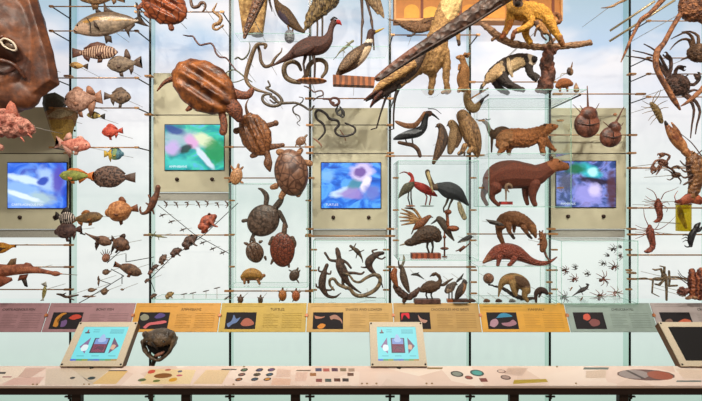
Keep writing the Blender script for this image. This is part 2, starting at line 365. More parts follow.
s4 = station(8, 108, 229, 556, 615, 161.5, 207, ('16305a', '3a4f8a', '7a88d0', '5a4456', 11.0, 4.0), 'MAMMALS', 'screen station with dark purple and teal video, partly behind the glass case of the capybara', (153.5,), ((588, 171, 13, 6, -20, '38c0c8', .6), (592, 172, 5, 4, -20, 'b8f4f0', .6), (575, 169, 10, 5, 0, '1c6a3c', .7), (594, 181, 18, 3, -8, '2a1e2c', .5), (588, 194, 13, 11, 0, '9a98e0', .6), (594, 190, 6, 6, 0, 'd4c8f0', .7), (611, 190, 5, 18, 0, '54343c', .6), (566, 182, 7, 8, 0, '4a4a66', .8)))

# rails: a bronze bar held forward of the posts by two arms
def rail(i, j, y, Yf=6.43, d0=0, d1=0, label='', r=.009, arms=True, extra=()):
    z = H-(y-CY)*Yf/F; x0 = PX[i]; x1 = PX[j]
    root = empty('mounting_rail', ((x0+x1)/2, Yf, z), label, 'rail', 'bronze mounting rails'); c = (x0+x1)/2
    rodmesh('bar', [(x0-c+d0, 0, 0), (x1-c+d1, 0, 0)], r, BRONZE, root)
    if arms:
        for X in (x0, x1):
            rodmesh('arm', [(X-c, 0, 0), (X-c, 6.87-Yf, 0)], r*1.05, DARKMETAL, root)
            boxes('clamp', [(X-c-.03, X-c+.03, -.02, .02, -.014, .014)], BRONZE, root, .004)
    else:
        for X in (x0, x1): boxes('clamp', [(X-c-.07, X-c+.07, -.016, .028, -.014, .014)], BRONZE, root, .004)
    return root
L0 = 'thin bronze rail between glass fins, %s'
for y, nm in ((6.5, 'topmost behind the big striped jack'), (31, 'crossing behind the belly of the big jack'), (78, 'under the grey triggerfish'), (108, 'under the tan grouper and the small brown perch'), (147.5, 'above the blue and yellow angelfish')):
    rail(2, 3, y, label=L0 % nm)
for y, nm in ((245, 'beside the orange leaf fish'), (267, 'behind the long red shark'), (289.5, 'lowest at left edge, above the mauve label panels')):
    rail(1, 2, y, 6.82, label=L0 % nm, arms=False)
rail(3, 4, 12, 6.43, label=L0 % 'under the reddish turtle at the top')
rail(3, 4, 235, 6.8, label=L0 % 'crossing behind the chain of frogs', arms=False)
rail(4, 5, 147, 6.8, label=L0 % 'behind the snapping turtle with the long tail', arms=False)
rail(4, 5, 178, 6.8, label=L0 % 'behind the large domed tortoise', arms=False)
rail(4, 5, 291, 6.8, label=L0 % 'under the glass case of turtles', arms=False)
rail(5, 6, 98.5, 6.8, label=L0 % 'behind the coiled snake over the middle screen', arms=False)
rail(5, 6, 236, 6.8, label=L0 % 'just above the lizard case', arms=False)
rail(6, 7, 35, 6.43, label=L0 % 'behind the kangaroo')
rail(6, 7, 156, 6.8, label=L0 % 'below the black crested bird and the owls', arms=False)
rail(6, 7, 267, 6.8, label=L0 % 'behind the two parrots at the bottom', arms=False)
rail(7, 8, 82, 6.8, label=L0 % 'behind the white bearded monkey', arms=False)
rail(7, 8, 234, 6.75, label=L0 % 'behind the sloth like mammal', arms=False)
rail(8, 9, 94, 6.6, label=L0 % 'above the two horseshoe crabs', arms=False)
rail(8, 9, 135, 6.8, label=L0 % 'behind the larger horseshoe crab', arms=False)
for y, nm in ((21, 'highest at the right behind the long crab leg'), (58, 'behind the brown spiky crab'), (74, 'second above the shaggy dark crab'), (97, 'just above the small yellow shrimp')):
    rail(9, 10, y, label=L0 % nm, r=.008)
for y, nm in ((168, 'beside the great lobster claw'), (208, 'behind the upper spiny lobster'), (234.5, 'behind the lower spiny lobster'), (255, 'below the black scorpion'), (279, 'behind the pale crab skeleton')):
    rail(9, 10, y, 6.8, label=L0 % nm, arms=False, r=.011)
# small clamp blocks on the fins between rails
def clampblock(px, py, Y=6.8, ln=.11, label=''):
    o = boxes('glass_clamp', [(-ln/2, ln/2, -.02, .061, -.014, .014)], BRONZE, None, .005); o.location = P3(px, py, Y)
    o.location.x = min(PX, key=lambda v: abs(v-o.location.x)); tag(o, label, 'clamp', 'bronze clamps on the glass fins'); return o
for px, py, nm in ((76, 76, 'left of the small yellow fish'), (154, 76, 'above the tail of the big ridged turtle'), (154, 114.5, 'at the left of the turquoise screen'), (0, 153, 'at the far left beside the blue screen'), (76, 153, 'right of the pink squirrelfish fin'),
                   (389, 153, 'right of the middle screen, high'), (311, 125, 'left of the black and red snake'), (389, 125, 'right of the black and red snake'), (311, 153, 'right of the large domed tortoise'), (311, 229, 'under the left corner of the middle screen backing'), (389, 229, 'under the right corner of the middle screen backing'),
                   (546, 229, 'beside the small squirrel'), (624, 229, 'under the right corner of the purple screen backing'), (624, 153, 'right of the smaller horseshoe crab'), (624, 74, 'level with the shaggy dark crab'), (76, 229, 'beside the dark snub fish'), (624, 273, 'at the left of the pale crab skeleton'), (467, 124, 'beside the owls')):
    clampblock(px, py, label='small bronze clamp on a glass fin, '+nm)

# ---------------- glass shelves and cases ----------------
def slab_mesh(name, x0, x1, y0, y1, z0, z1, parent=None, big='z'):
    o = boxes(name, [(x0, x1, y0, y1, z0, z1)], GLASS, parent); me = o.data; me.materials.append(EDGE)
    ax = {'x': 0, 'y': 1, 'z': 2}[big]
    for p in me.polygons: p.material_index = 0 if abs(p.normal[ax]) > .5 else 1
    return o
def shelf(xl, xr, y, Yn, Yf, label, pins=()):
    z = H-(y-CY)*Yn/F; a = (xl-CX)*Yn/F; b = (xr-CX)*Yn/F
    root = empty('glass_shelf', ((a+b)/2, (Yn+Yf)/2, z), label, 'shelf'); w2 = (b-a)/2; h2 = (Yf-Yn)/2
    slab_mesh('glass_plate', -w2, w2, -h2, h2, -.012, 0, root)
    for X in PX:
        if a-.05 < X < b+.05: boxes('bracket', [(X-(a+b)/2-.008, X-(a+b)/2+.008, -h2*.6, 6.87-(Yn+Yf)/2, -.03, -.013)], DARKMETAL, root)
    return z
Z_A = shelf(235, 310, 33, 6.5, 6.84, 'clear glass shelf under the brown guineafowl, left of the red billed bird')
Z_B = shelf(313, 388, 46, 6.33, 6.84, 'clear glass shelf above the yellow billed bird on the wooden block')
Z_C = shelf(397, 587, 89, 5.72, 6.84, 'large clear glass shelf carrying the kangaroo and the bearded monkey')
Z_D = shelf(152, 231, 299, 6.5, 6.84, 'low glass shelf at the foot of the frog panel')
def case(xl, xr, yt, yb, Yn, label, mids=(), clamps=(), Yf=6.84):
    a = (xl-CX)*Yn/F; b = (xr-CX)*Yn/F; zt = H-(yt-CY)*Yn/F; zb = H-(yb-CY)*Yn/F
    root = empty('glass_case', ((a+b)/2, Yn, zb), label, 'glass case'); w2 = (b-a)/2; dz = zt-zb; dy = Yf-Yn
    slab_mesh('side_pane', -w2, -w2+.01, .0105, dy, 0, dz, root, 'x'); slab_mesh('side_pane', w2-.01, w2, .0105, dy, 0, dz, root, 'x')
    slab_mesh('front_pane', -w2, w2, 0, .01, 0, dz, root, 'y')
    slab_mesh('top_pane', -w2, w2, 0, dy, dz+.0005, dz+.0105, root); slab_mesh('bottom_pane', -w2, w2, 0, dy, -.0115, -.0005, root)
    for ym in mids:
        z = H-(ym-CY)*Yn/F-zb; slab_mesh('inner_shelf', -w2+.011, w2-.011, .011, dy, z-.01, z, root)
    for sx in (-1, 1):
        for q in (.18, .5, .84):
            boxes('clamp', [(sx*w2-.045, sx*w2+.045, dy*.45-.015, dy*.45+.015, dz*q-.012, dz*q+.012)], BRONZE, root, .004)
    return zb
Z_birds = case(398, 479, 161, 260, 6.2, 'tall glass case of birds holding the red ibis and the kiwi')
Z_cap = case(488.7, 571.7, 99, 206.5, 6.1, 'large two level glass case around the capybara', mids=(153,))
Z_pan = case(478.5, 557, 267, 303.5, 6.3, 'low glass case around the anteater, under the pangolin')
Z_spid = case(561.5, 638.5, 241.5, 303.5, 6.35, 'low glass case full of spiders at the lower right')
Z_turt = case(228.5, 307.5, 184, 287, 6.45, 'glass case of sea turtles and small tortoises')
Z_liz = case(313, 387, 241, 303.5, 6.45, 'low glass case of lizards below the middle screen')

# ---------------- label rail ----------------
YT, YB_ = 6.41, 6.21; ZT = H-102.5*YT/F; ZB = H-131.5*YB_/F
def prow(name, words, col, j, label, tsz, pics, fr=True, tx=.52, w0=0.0, bgpic='100b12'):
    x0 = PX[j]+.006; x1 = PX[j+1]-.006
    SL = math.hypot(YT-YB_, ZT-ZB); tilt = math.atan2(YT-YB_, ZT-ZB)
    root = empty('label_panel', (x0, YB_, ZB), label, 'sign', 'label panels along the rail'); root.rotation_euler = (-tilt, 0, 0)
    W_ = x1-x0
    boxes('panel_board', [(0, W_, 0, .012, 0, SL)], plain('%02x%02x%02x' % tuple(int(int(col[k:k+2], 16)*.93) for k in (0, 2, 4)), .5, 0, 0, 8, name='label_board'), root, .002)
    ink = plain('%02x%02x%02x' % tuple(int(int(col[k:k+2], 16)*.42) for k in (0, 2, 4)), .7)
    fine = plain('%02x%02x%02x' % tuple(int(int(col[k:k+2], 16)*.78) for k in (0, 2, 4)), .7)
    t = text3(words, tsz, ink, root, 'CENTER'); t.location = (W_*.66, -.003, SL*.73)
    rows = []
    for k in range(2): rows.append((.05, W_*.93 if k == 0 else W_*.5, -.002, 0, SL*(.93-.06*k), SL*(.93-.06*k)+.004))
    for k in range(9):
        z = SL*(.60-.055*k); rows.append((W_*.5, W_*(.68 if k % 3 else .62), -.002, 0, z, z+.005))
        z = SL*(.62-.06*k) if k < 9 else 0; rows.append((W_*.72, W_*.95, -.002, 0, z, z+.006))
    boxes('fine_print', rows, fine, root)
    pa, pb, pc, pd_ = W_*.07, W_*.42, SL*.10, SL*.67
    pp = boxes('photo_print', [(pa, pb, -.004, 0, pc, pd_)], plain(bgpic, .85), root)
    for (pts, c) in pics:
        bm = bmesh.new(); vs = [bm.verts.new((pa+u*(pb-pa), -.0052, pc+v*(pd_-pc))) for u, v in smooth_poly(pts, 4)]; f = bm.faces.new(vs); bmesh.ops.triangulate(bm, faces=[f])
        me = bpy.data.meshes.new('printed_animal'); bm.to_mesh(me); bm.free(); link('printed_animal', me, plain('%02x%02x%02x' % tuple(int(int(c[k:k+2], 16)*.85) for k in (0, 2, 4)), .8), pp)
    boxes('boss', [(-.03, .02, -.02, .0, SL*.5, SL*.5+.05)], plain('b8744a', .4, .2), root, .01)
    return root
seahorse = [(.12, .15), (.25, .12), (.28, .3), (.2, .5), (.3, .75), (.45, .95), (.3, .95), (.15, .7), (.12, .45)]
fishp = [(.55, .65), (.7, .85), (.88, .85), (.98, .7), (.85, .6), (.7, .55)]
eel = [(.35, .45), (.5, .55), (.55, .35), (.5, .15), (.38, .12), (.36, .3)]
frogp = [(.03, .75), (.15, .9), (.3, .8), (.33, .6), (.2, .5), (.08, .55)]
newt = [(.2, .1), (.35, .35), (.55, .42), (.85, .5), (.95, .4), (.8, .3), (.55, .25), (.4, .2), (.3, .02)]
turt = [(.05, .3), (.2, .5), (.25, .85), (.35, .6), (.48, .7), (.38, .4), (.25, .3), (.12, .1)]
tort = [(.5, .3), (.58, .55), (.72, .65), (.88, .5), (.95, .3), (.8, .18), (.6, .18)]
coil = [(.15, .15), (.28, .32), (.42, .25), (.35, .05), (.2, .02)]
chame = [(.55, .75), (.75, .85), (.95, .55), (.97, .3), (.9, .5), (.7, .6), (.6, .55)]
redp = [(.05, .5), (.15, .85), (.3, .6), (.3, .95), (.18, .95), (.05, .9)]
bird = [(.6, .85), (.72, .6), (.9, .5), (.8, .35), (.65, .5)]
umb = [(.3, .65), (.45, .9), (.65, .95), (.85, .75), (.6, .7)]
mam1 = [(.05, .2), (.12, .5), (.3, .6), (.35, .35), (.2, .1)]
mam2 = [(.45, .35), (.7, .4), (.85, .55), (.95, .3), (.7, .15), (.5, .22)]
crabp = [(.3, .6), (.35, .85), (.5, .9), (.55, .65), (.42, .5)]
crab2 = [(.45, .4), (.6, .6), (.8, .5), (.78, .25), (.55, .15)]
lob = [(.5, .4), (.75, .6), (.95, .5), (.9, .35), (.65, .3)]
prow('', 'CARTILAGINOUS FISH', 'a27a80', 1, 'mauve slanted label panel at far left, titled for cartilaginous fish', .046, [(eel, '5a5a8a')])
prow('', 'BONY FISH', 'a27a80', 2, 'mauve slanted label panel with seahorse photo, behind the left kiosk', .05, [(seahorse, 'd89030'), (fishp, 'd84a34'), (eel, '7a5a94')])
prow('', 'AMPHIBIANS', 'cf9426', 3, 'orange slanted label panel with newt photo, behind the bronze turtle head', .05, [(frogp, '9a9a84'), (newt, 'e07078'), ([(.5, .7), (.65, .95), (.85, .85), (.8, .7), (.6, .62)], '5a4a90')])
prow('', 'TURTLES', 'b99a2c', 4, 'mustard yellow slanted label panel with turtle photos', .05, [(turt, '6a86b8'), (tort, 'b86a58')])
prow('', 'SNAKES AND LIZARDS', 'bd9648', 5, 'tan slanted label panel with chameleon and coiled snake photo', .05, [(coil, 'e8963a'), (chame, 'b98a78'), ([(.05, .8), (.1, .6), (.3, .65), (.4, .75), (.25, .72)], 'c88a70')])
prow('', 'CROCODILES AND BIRDS', 'b08a40', 6, 'tan slanted label panel with red bird photo, behind the middle kiosk', .046, [(redp, 'e02c3c'), (bird, 'c89888')])
prow('', 'MAMMALS', 'cb9418', 7, 'golden slanted label panel with blue umbrella shaped photo detail', .05, [(umb, '3a90b8'), (mam1, 'b890a0'), (mam2, 'a87a8a')])
prow('', 'CHELICERATES', '8b9f98', 8, 'grey green slanted label panel with red spider photo', .046, [(crabp, 'd8604c'), (crab2, '8a5050')])
prow('', 'CRUSTACEANS', 'ada3a2', 9, 'pinkish grey slanted label panel with lobster photo, behind the right kiosk', .046, [(lob, 'd86a4a'), (mam1, '8a6a60')])

# ---------------- desk ----------------
DF, DB = 4.95, 5.42; ZF = H-185.3*DF/F; ZBK = H-165.5*DB/F
DL = math.hypot(DB-DF, ZBK-ZF); DT = math.atan2(ZBK-ZF, DB-DF)
desk = empty('display_desk', (0, DF, 0), 'long sloping cream topped desk with dark fascia, along the bottom of the photo', 'desk')
top = empty('dummy', (0, 0, 0)); bpy.data.objects.remove(top)
def desk_top():
    m, nt, b = _new('printed_desk_top'); N = nt.nodes.new; L = nt.links.new
    tc = N('ShaderNodeTexCoord'); v = N('ShaderNodeTexVoronoi'); v.inputs['Scale'].default_value = 2.2; L(tc.outputs['Object'], v.inputs[0])
    r = N('ShaderNodeValToRGB'); r.color_ramp.elements[0].color = lin('e2cabc')+(1,); r.color_ramp.elements[1].color = lin('f0e2d6')+(1,)
    e = r.color_ramp.elements.new(.5); e.color = lin('ead2c6')+(1,)
    sp = N('ShaderNodeSeparateColor'); L(v.outputs['Color'], sp.inputs[0]); L(sp.outputs[0], r.inputs[0]); L(r.outputs[0], b.inputs['Base Color']); b.inputs['Roughness'].default_value = .25
    return m
tp = boxes('desk_top', [(-6.5, 6.5, 0, DL, -.025, 0)], desk_top(), desk); tp.location = (0, 0, ZF); tp.rotation_euler = (DT, 0, 0)
boxes('fascia', [(-6.5, 6.5, .012, .05, ZF-.105, ZF-.028)], plain('33221a', .5, .2), desk, .004)
boxes('lip', [(-6.5, 6.5, .002, .016, ZF-.028, ZF-.012)], plain('c09a78', .4, .2), desk)
for k in range(-5, 6):
    X = -.6+1.2*k
    boxes('desk_leg', [(X-.05, X+.05, .05, .12, FL, ZF-.03)], plain('38261c', .5, .2), desk, .004)
M4 = Matrix.Translation((0, DF, ZF)) @ Matrix.Rotation(DT, 4, 'X')
def desk_pt(px, py):
    """photo pixel -> (x, v) on the sloping desk top"""
    d = Vector(((px-CX)/F, 1, -(py-CY)/F)); o = Vector((0, 0, H)); n = (M4.to_3x3() @ Vector((0, 0, 1)))
    t = (Vector((0, DF, ZF))-o).dot(n)/d.dot(n); q = M4.inverted() @ (o+d*t); return q.x, q.y
def decal(pts, col, name='desk_print', h=.0015, raw=False):
    q = [desk_pt(*p) for p in pts]; bm = bmesh.new()
    lo = [bm.verts.new((x, y, -.001)) for x, y in q]; hi = [bm.verts.new((x, y, h)) for x, y in q]; n = len(q)
    for i in range(n): bm.faces.new((lo[i], lo[(i+1) % n], hi[(i+1) % n], hi[i]))
    f = bm.faces.new(hi); g = bm.faces.new(lo[::-1]); bmesh.ops.triangulate(bm, faces=[f, g]); bmesh.ops.recalc_face_normals(bm, faces=bm.faces)
    me = bpy.data.meshes.new(name); bm.to_mesh(me); bm.free(); o = link(name, me, plain(col, .35), desk); o.location = tp.location; o.rotation_euler = tp.rotation_euler; return o
def oval(cx, cy, rx, ry, sk=0): return [(cx+rx*math.cos(a)+sk*math.sin(a)*ry, cy-ry*math.sin(a)) for a in [2*math.pi*i/14 for i in range(14)]]
for pts, c in (([(0, 367), (26, 367), (20, 376), (0, 384)], 'ecdccb'), ([(26, 368), (46, 368), (30, 378), (18, 377)], 'cfaea0'), ([(14, 378), (44, 377), (38, 385), (2, 385)], 'd9b4a8'), ([(46, 369), (70, 368), (95, 385), (45, 385)], 'd3c3b2'),
               ([(70, 367), (113, 367), (92, 384), (86, 380)], 'cdbba4'), ([(109, 371), (128, 371), (116, 384), (92, 384)], 'dcb878'), ([(150, 369), (196, 370), (190, 384), (140, 384)], 'e6cfa2'), ([(206, 370), (230, 370), (222, 384), (193, 384)], 'dfc39a'),
               ([(277, 369), (291, 370), (290, 377), (276, 377)], 'd9bcae'), ([(273, 378), (291, 379), (290, 385), (271, 385)], 'dfb9a4'), ([(296, 372), (308, 372), (306, 381), (295, 381)], 'dcbcae'), ([(514, 380), (546, 379), (548, 382), (513, 384)], 'b49a2c'),
               ([(508, 368), (528, 368), (522, 376), (504, 374)], 'cbb2a4'), ([(586, 371), (606, 370), (606, 378), (586, 378)], 'd6c0ae'), ([(676, 369), (702, 370), (702, 379), (684, 379)], 'dcc6b4')):
    decal(pts, c, 'desk_print', .0008)
for (a, b, c2, d2, col) in ((0, 372, 6, 374, '3a3430'), (109, 370.3, 127, 371.2, '4a3a30'), (222, 369, 237, 370, '4a4038'), (297, 370, 311, 371, '6a5440'), (428, 367.5, 443, 369, '8a7038'), (584, 367.5, 609, 369.5, '6a7470'), (677, 380.5, 702, 382, '6a7470'), (3, 376.5, 12, 377.5, 'a05a60')):
    decal([(a, b), (c2, b), (c2-1, d2), (a-1, d2)], col, 'desk_heading', .0016)
for cx, cy, rx, ry, c in ((72.5, 378, 2.6, 1.1, '2a2420'), (91.5, 378.2, 3.8, 1.5, '201a18')): decal(oval(cx, cy, rx, ry, .8), c, 'desk_hole', .0018)
for cx, cy, rx, ry, c in ((151.5, 371.8, 3.6, 1.9, 'cf5a48'), (163, 375.8, 9, 2.5, '8a5a30'), (142, 380, 4, 1.5, '56683a'), (156.5, 381, 3.6, 1.2, '6a7a3a'), (173, 379.8, 4, 2, 'd8a02c'), (179.5, 375.5, 3, .9, 'c05a6a'), (180, 371.5, 2.2, 1, '4a5070'), (168, 370, 3, 1, 'b86a58')):
    decal(oval(cx, cy, rx, ry, .8), c, 'printed_spot', .0018)
rings = [(244.2, 370, '4a6a52'), (259.4, 370, '4a4a70'), (271.4, 369.8, '6a4a80'), (241.7, 374.6, '8a5a50'), (257, 374.6, '4a3a20'), (269.6, 374.6, '3a5a70'), (238.8, 379.5, 'a0602c'), (254.7, 379.3, '3a4a60'), (267.3, 379.3, 'd08a2c')]
for cx, cy, c in rings: decal(oval(cx, cy, 3.6, 1.7, .7), '3a2f2a', 'printed_ring', .0016); decal(oval(cx, cy, 2.4, 1.05, .7), c, 'printed_spot', .0022)
for cx, cy, c in ((318.5, 369.8, '4a4a6a'), (326.3, 370, 'b0605a'), (334.7, 369.8, '5a3a50'), (343.2, 369.8, '8a7a64'), (351.5, 370, 'a89080'), (313, 374.5, 'a06a3a'), (350.5, 374.5, '6a4a3a'), (319, 380.4, '8a4a44'), (328.2, 380.4, '4a5450'), (337.2, 380, '5a3020'), (345.5, 380, '3a3030')):
    decal([(cx-3.2, cy-1.5), (cx+3, cy-1.5), (cx+3.2, cy+1.5), (cx-3, cy+1.5)], c, 'printed_tile', .0018)
for cx, cy, rx, ry, c, ci in ((457, 374, 6.2, 2.9, '2c2e2c', '8a928a'), (477, 373, 6.8, 3.2, '2a4a4a', '4aa09c'), (468.8, 377.6, 3.9, 1.8, '5a2c28', 'a0584c'), (501.3, 371.4, 4.4, 1.7, '6a4a48', 'd8c0b4'), (505.7, 377.5, 5, 2.3, '5a4640', 'a89088')):
    decal(oval(cx, cy, rx, ry, -.6), c, 'printed_ring', .0016); decal(oval(cx, cy, rx*.75, ry*.7, -.6), ci, 'printed_spot', .0024)
decal([(479, 378.4), (486, 378.2), (488, 381.6), (481, 381.9)], '7a3a34', 'printed_tile', .0018)
decal(oval(646, 375, 28.5, 5.6, -1.2), '6a4a44', 'printed_ring', .0014); decal(oval(634, 374.5, 15, 4.6, -.5), '9a8c8a', 'printed_spot', .0024); decal(oval(660, 375.5, 12.5, 4.4, -1), 'a0543c', 'printed_spot', .0026)
decal([(625, 370.5), (628, 370.3), (645, 378.5), (642, 379)], '4a3a38', 'printed_line', .003)
for px, py in ((93.5, 366.8), (61, 366.8), (66, 366.8), (109, 366.8), (37, 384.5), (33, 384.5), (84, 384.4), (89, 384.4), (233.5, 384.4), (244, 366.8), (362, 383.7), (367, 383.7), (375, 366.8), (380, 366.8), (376.5, 383.7), (421, 366.8), (424.5, 366.8), (426.5, 383.6), (432, 383.6), (557, 366.8), (576, 383.5), (690, 366.9), (697, 366.9)):
    decal(oval(px, py, 1.0, .55), '8a6a34', 'brass_screw', .005)
# lower fittings under the desk: cross clamps on the fins
for i, X in enumerate(PX[1:11]):
    o = boxes('cross_clamp', [(-.07, .07, 0, .03, -.012, .012), (-.018, .018, -.004, .034, -.035, .035)], plain('2c2018', .5, .3), None, .003)
    o.location = (X, 6.829, H-196*6.83/F-.005); tag(o, 'dark cross shaped clamp below the desk, '+['at the left edge of the photo', 'first full one from the left edge', 'under the bronze turtle head', 'below the turtles label', 'left of the middle kiosk', 'right of the middle kiosk', 'under the oval desk prints', 'under the gold bar on the desk', 'under the large brown desk oval', 'at the right edge of the photo'][i], 'clamp', 'cross clamps under the desk')

# ---------------- kiosks ----------------
def kiosk(x0, x1, label, on=True):
    Yb, Yt = 5.35, 5.75; zb = H-165.6*Yb/F; zt = H-121.5*Yt/F
    SL = math.hypot(Yt-Yb, zt-zb); tilt = math.atan2(Yt-Yb, zt-zb)
    root = empty('touchscreen_kiosk', (x0, Yb, zb), label, 'kiosk'); root.rotation_euler = (-tilt, 0, 0); W_ = x1-x0
    fr = plain('c0b49e', .6); bz = .088; bq = .066
    boxes('housing', [(0, W_, .012, .10, 0, SL)], plain('6a4220', .45, .2), root, .004)
    fpl = boxes('face_plate', [(0, W_, 0, .012, 0, bq), (0, W_, 0, .012, SL-bq, SL), (0, bz, 0, .012, bq, SL-bq), (W_-bz, W_, 0, .012, bq, SL-bq)], fr, root)
    boxes('screen', [(bz, W_-bz, .004, .014, bq, SL-bq)], emit('74dfe6', .95) if on else plain('0d0c10', .3), root)
    for X in (.02, W_-.02):
        for Z in (.02, SL-.02): rodmesh('screw', [(X, -.004, Z), (X, .004, Z)], .012, plain('2a201a', .4, .5), fpl, 10)
    rodmesh('support_foot', [(W_*.5, .05, .04), (W_*.5, .045, -.03)], .03, DARKMETAL, root)
    if on:
        a, b, c, d = bz, W_-bz, bq, SL-bq
        def q(us, col, nm, lift=.0, poly=False):
            bm = bmesh.new(); vs = [bm.verts.new((a+u*(b-a), .0028-lift, c+v*(d-c))) for u, v in us]; f = bm.faces.new(vs); bmesh.ops.triangulate(bm, faces=[f])
            me = bpy.data.meshes.new(nm); bm.to_mesh(me); bm.free(); link(nm, me, emit(col, .9), root)
        R = lambda u0, v0, u1, v1: [(u0, v0), (u1, v0), (u1, v1), (u0, v1)]
        q(R(.34, .22, .68, .66), '30243c', 'picture_frame'); q(R(.37, .25, .65, .48), 'a05068', 'picture'); q(R(.37, .48, .65, .64), '7898d8', 'picture', .0005)
        q(smooth_poly([(.40, .30), (.5, .42), (.62, .38), (.60, .28), (.5, .34)]), '5a2a48', 'picture', .001); q(smooth_poly([(.42, .6), (.5, .78), (.6, .6), (.55, .54), (.46, .54)]), 'a8c4ee', 'picture', .001)
        q([(.25, .2), (.25, .68), (.08, .4)], '8a6a9a', 'arrow_shape'); q([(.76, .2), (.76, .68), (.93, .42)], '6a4a6a', 'arrow_shape')
        q(smooth_poly([(.12, .36), (.16, .46), (.26, .44), (.26, .30), (.16, .28)]), 'eaf8fa', 'picture', .0005); q(smooth_poly([(.76, .34), (.78, .46), (.86, .44), (.84, .32)]), 'e0b090', 'picture', .0005)
        q(R(.07, .80, .17, .84), '2a3440', 'portrait'); q(smooth_poly([(.10, .83), (.12, .93), (.15, .83)]), '8a5a60', 'portrait', .0005)
        for v in (.90, .84): q(R(.24, v, .38, v+.012), '3a8a98', 'fine_print')
        for v in (.90, .865, .83, .80): q(R(.62, v, .92, v+.012), '3a98a4', 'fine_print')
        for u0 in (.10, .42, .78): q(R(u0, .13, u0+.16, .145), '3a98a4', 'fine_print')
        for i, col in enumerate(('3a6ad0', '30a060', '8a9a30', '3a8ab0', '4a70c0', '40a890', '6a9a50', 'b08a40')): q(R(i/8, 0, (i+1)/8, .05), col, 'colour_bar')
    return root
kiosk(-3.40, -2.67, 'cream framed touchscreen kiosk with lit cyan screen, left of the bronze turtle head')
kiosk(.245, .905, 'cream framed touchscreen kiosk with lit cyan screen, in the middle of the desk')
kiosk(3.88, 4.60, 'cream framed kiosk with a dark switched off screen, at the right edge', on=False)
# ================= BUILDERS FOR KINDS =================
class Fr:
    def __init__(s, a, b, flip=False):
        s.a = a; dx, dy = b[0]-a[0], b[1]-a[1]; s.L = math.hypot(dx, dy); s.e = (dx/s.L, dy/s.L)
        n = (-s.e[1], s.e[0])
        if (n[1] > 0) != flip: n = (-n[0], -n[1])
        s.n = n
    def __call__(s, u, v): return (s.a[0]+s.L*(u*s.e[0]+v*s.n[0]), s.a[1]+s.L*(u*s.e[1]+v*s.n[1]))
PROF = {'perch': [(.03, .0, .06), (.12, .01, .6), (.28, .02, .95), (.42, .0, 1), (.58, 0, .75), (.72, 0, .38), (.80, 0, .25)],
        'jack': [(.03, -.02, .25), (.1, 0, .7), (.25, 0, .97), (.42, 0, 1), (.6, 0, .75), (.76, .01, .35), (.86, .02, .12)],
        'long': [(.02, 0, .2), (.12, 0, .75), (.3, 0, 1), (.5, 0, .95), (.68, 0, .6), (.80, 0, .33)],
        'round': [(.04, 0, .45), (.15, 0, .85), (.35, 0, 1), (.55, 0, .92), (.70, 0, .5), (.78, 0, .2)],
        'tad': [(.03, 0, .6), (.15, 0, 1), (.32, 0, .9), (.45, 0, .5), (.65, .02, .25), (.85, .05, .12)]}
def fish(label, nose, tail, h, c1, c2=None, Y=6.5, prof='perch', tailh=.9, dors=((.3, .75, .35),), anal=((.6, .75, .3),), pect=(.3, -.25), pelv=True, kind='mottle', scl=40, fin=None, zones=None, group=None, k=.42, fork=.4, name='fish', eye=1.0, vox=None, pin=True, cat='fish', spiky=False):
    f = Fr(nose, tail); L = f.L; hh = h/2
    m = skin(c1, c2, kind, scl); fm = skin(fin or c2 or c1, fin or c1, 'mottle', 30, .6, .3)
    body = [T([(*f(u, c), max(.25, hh*r)) for u, c, r in PROF[prof]], k=k, seg=14)]
    def edge(u, sgn):
        P_ = PROF[prof]; rr = np.interp(u, [p[0] for p in P_], [p[2] for p in P_]); return sgn*rr*hh/L
    parts = []
    ut = PROF[prof][-1][0]; th = h*tailh/2/L; tr = PROF[prof][-1][2]*hh/L
    parts.append(('tail_fin', P([f(ut-.03, tr), f(ut+.08, th*.7), f(1.0, th), f(1-(1-ut)*fork*.9, 0), f(1.0, -th), f(ut+.08, -th*.7), f(ut-.03, -tr)], max(.7, h*.05), bulge=.05), fm))
    for (a, b, q) in dors:
        pts = [f(a, edge(a, 1)*.8)]; n = 6
        for i in range(n+1):
            u = a+(b-a)*i/n; env = (math.sin(math.pi*(.18+.74*i/n)))*q*h/L
            if spiky and i % 2: env *= .72
            pts.append(f(u+.03, edge(u, 1)+env))
        pts.append(f(b, edge(b, 1)*.8)); parts.append(('dorsal_fin', P(pts, max(.6, h*.05)), fm))
    for (a, b, q) in anal:
        parts.append(('anal_fin', P([f(a, edge(a, -1)*.8), f(a+.04, edge(a, -1)-q*h/L), f((a+b)/2+.06, edge(b, -1)-q*.7*h/L), f(b+.02, edge(b, -1)*.8)], max(.6, h*.05)), fm))
    if pect: u, v = pect; v = v*hh/L; parts.append(('pectoral_fin', P([f(u, v+.03), f(u+.13, v+.03*0), f(u+.15, v-.05), f(u+.04, v-.07)], .8, d=hh*k*.95+.2, bulge=.1), fm))
    if pelv: parts.append(('pelvic_fin', P([f(.33, edge(.33, -1)*.85), f(.36, edge(.33, -1)-.22*h/L), f(.45, edge(.4, -1)-.26*h/L), f(.44, edge(.44, -1)*.85)], .8), fm))
    c = f(.13, .22*hh/L)
    return animal(name, label, cat, f(.4, 0), Y, body, m, vox or max(.35, L/75), 2, parts, zones, None, group, [(c[0], c[1], max(.35, h*.05*eye), hh*k*.62), (c[0], c[1], max(.35, h*.05*eye), -hh*k*.62)] if eye else (), pin)
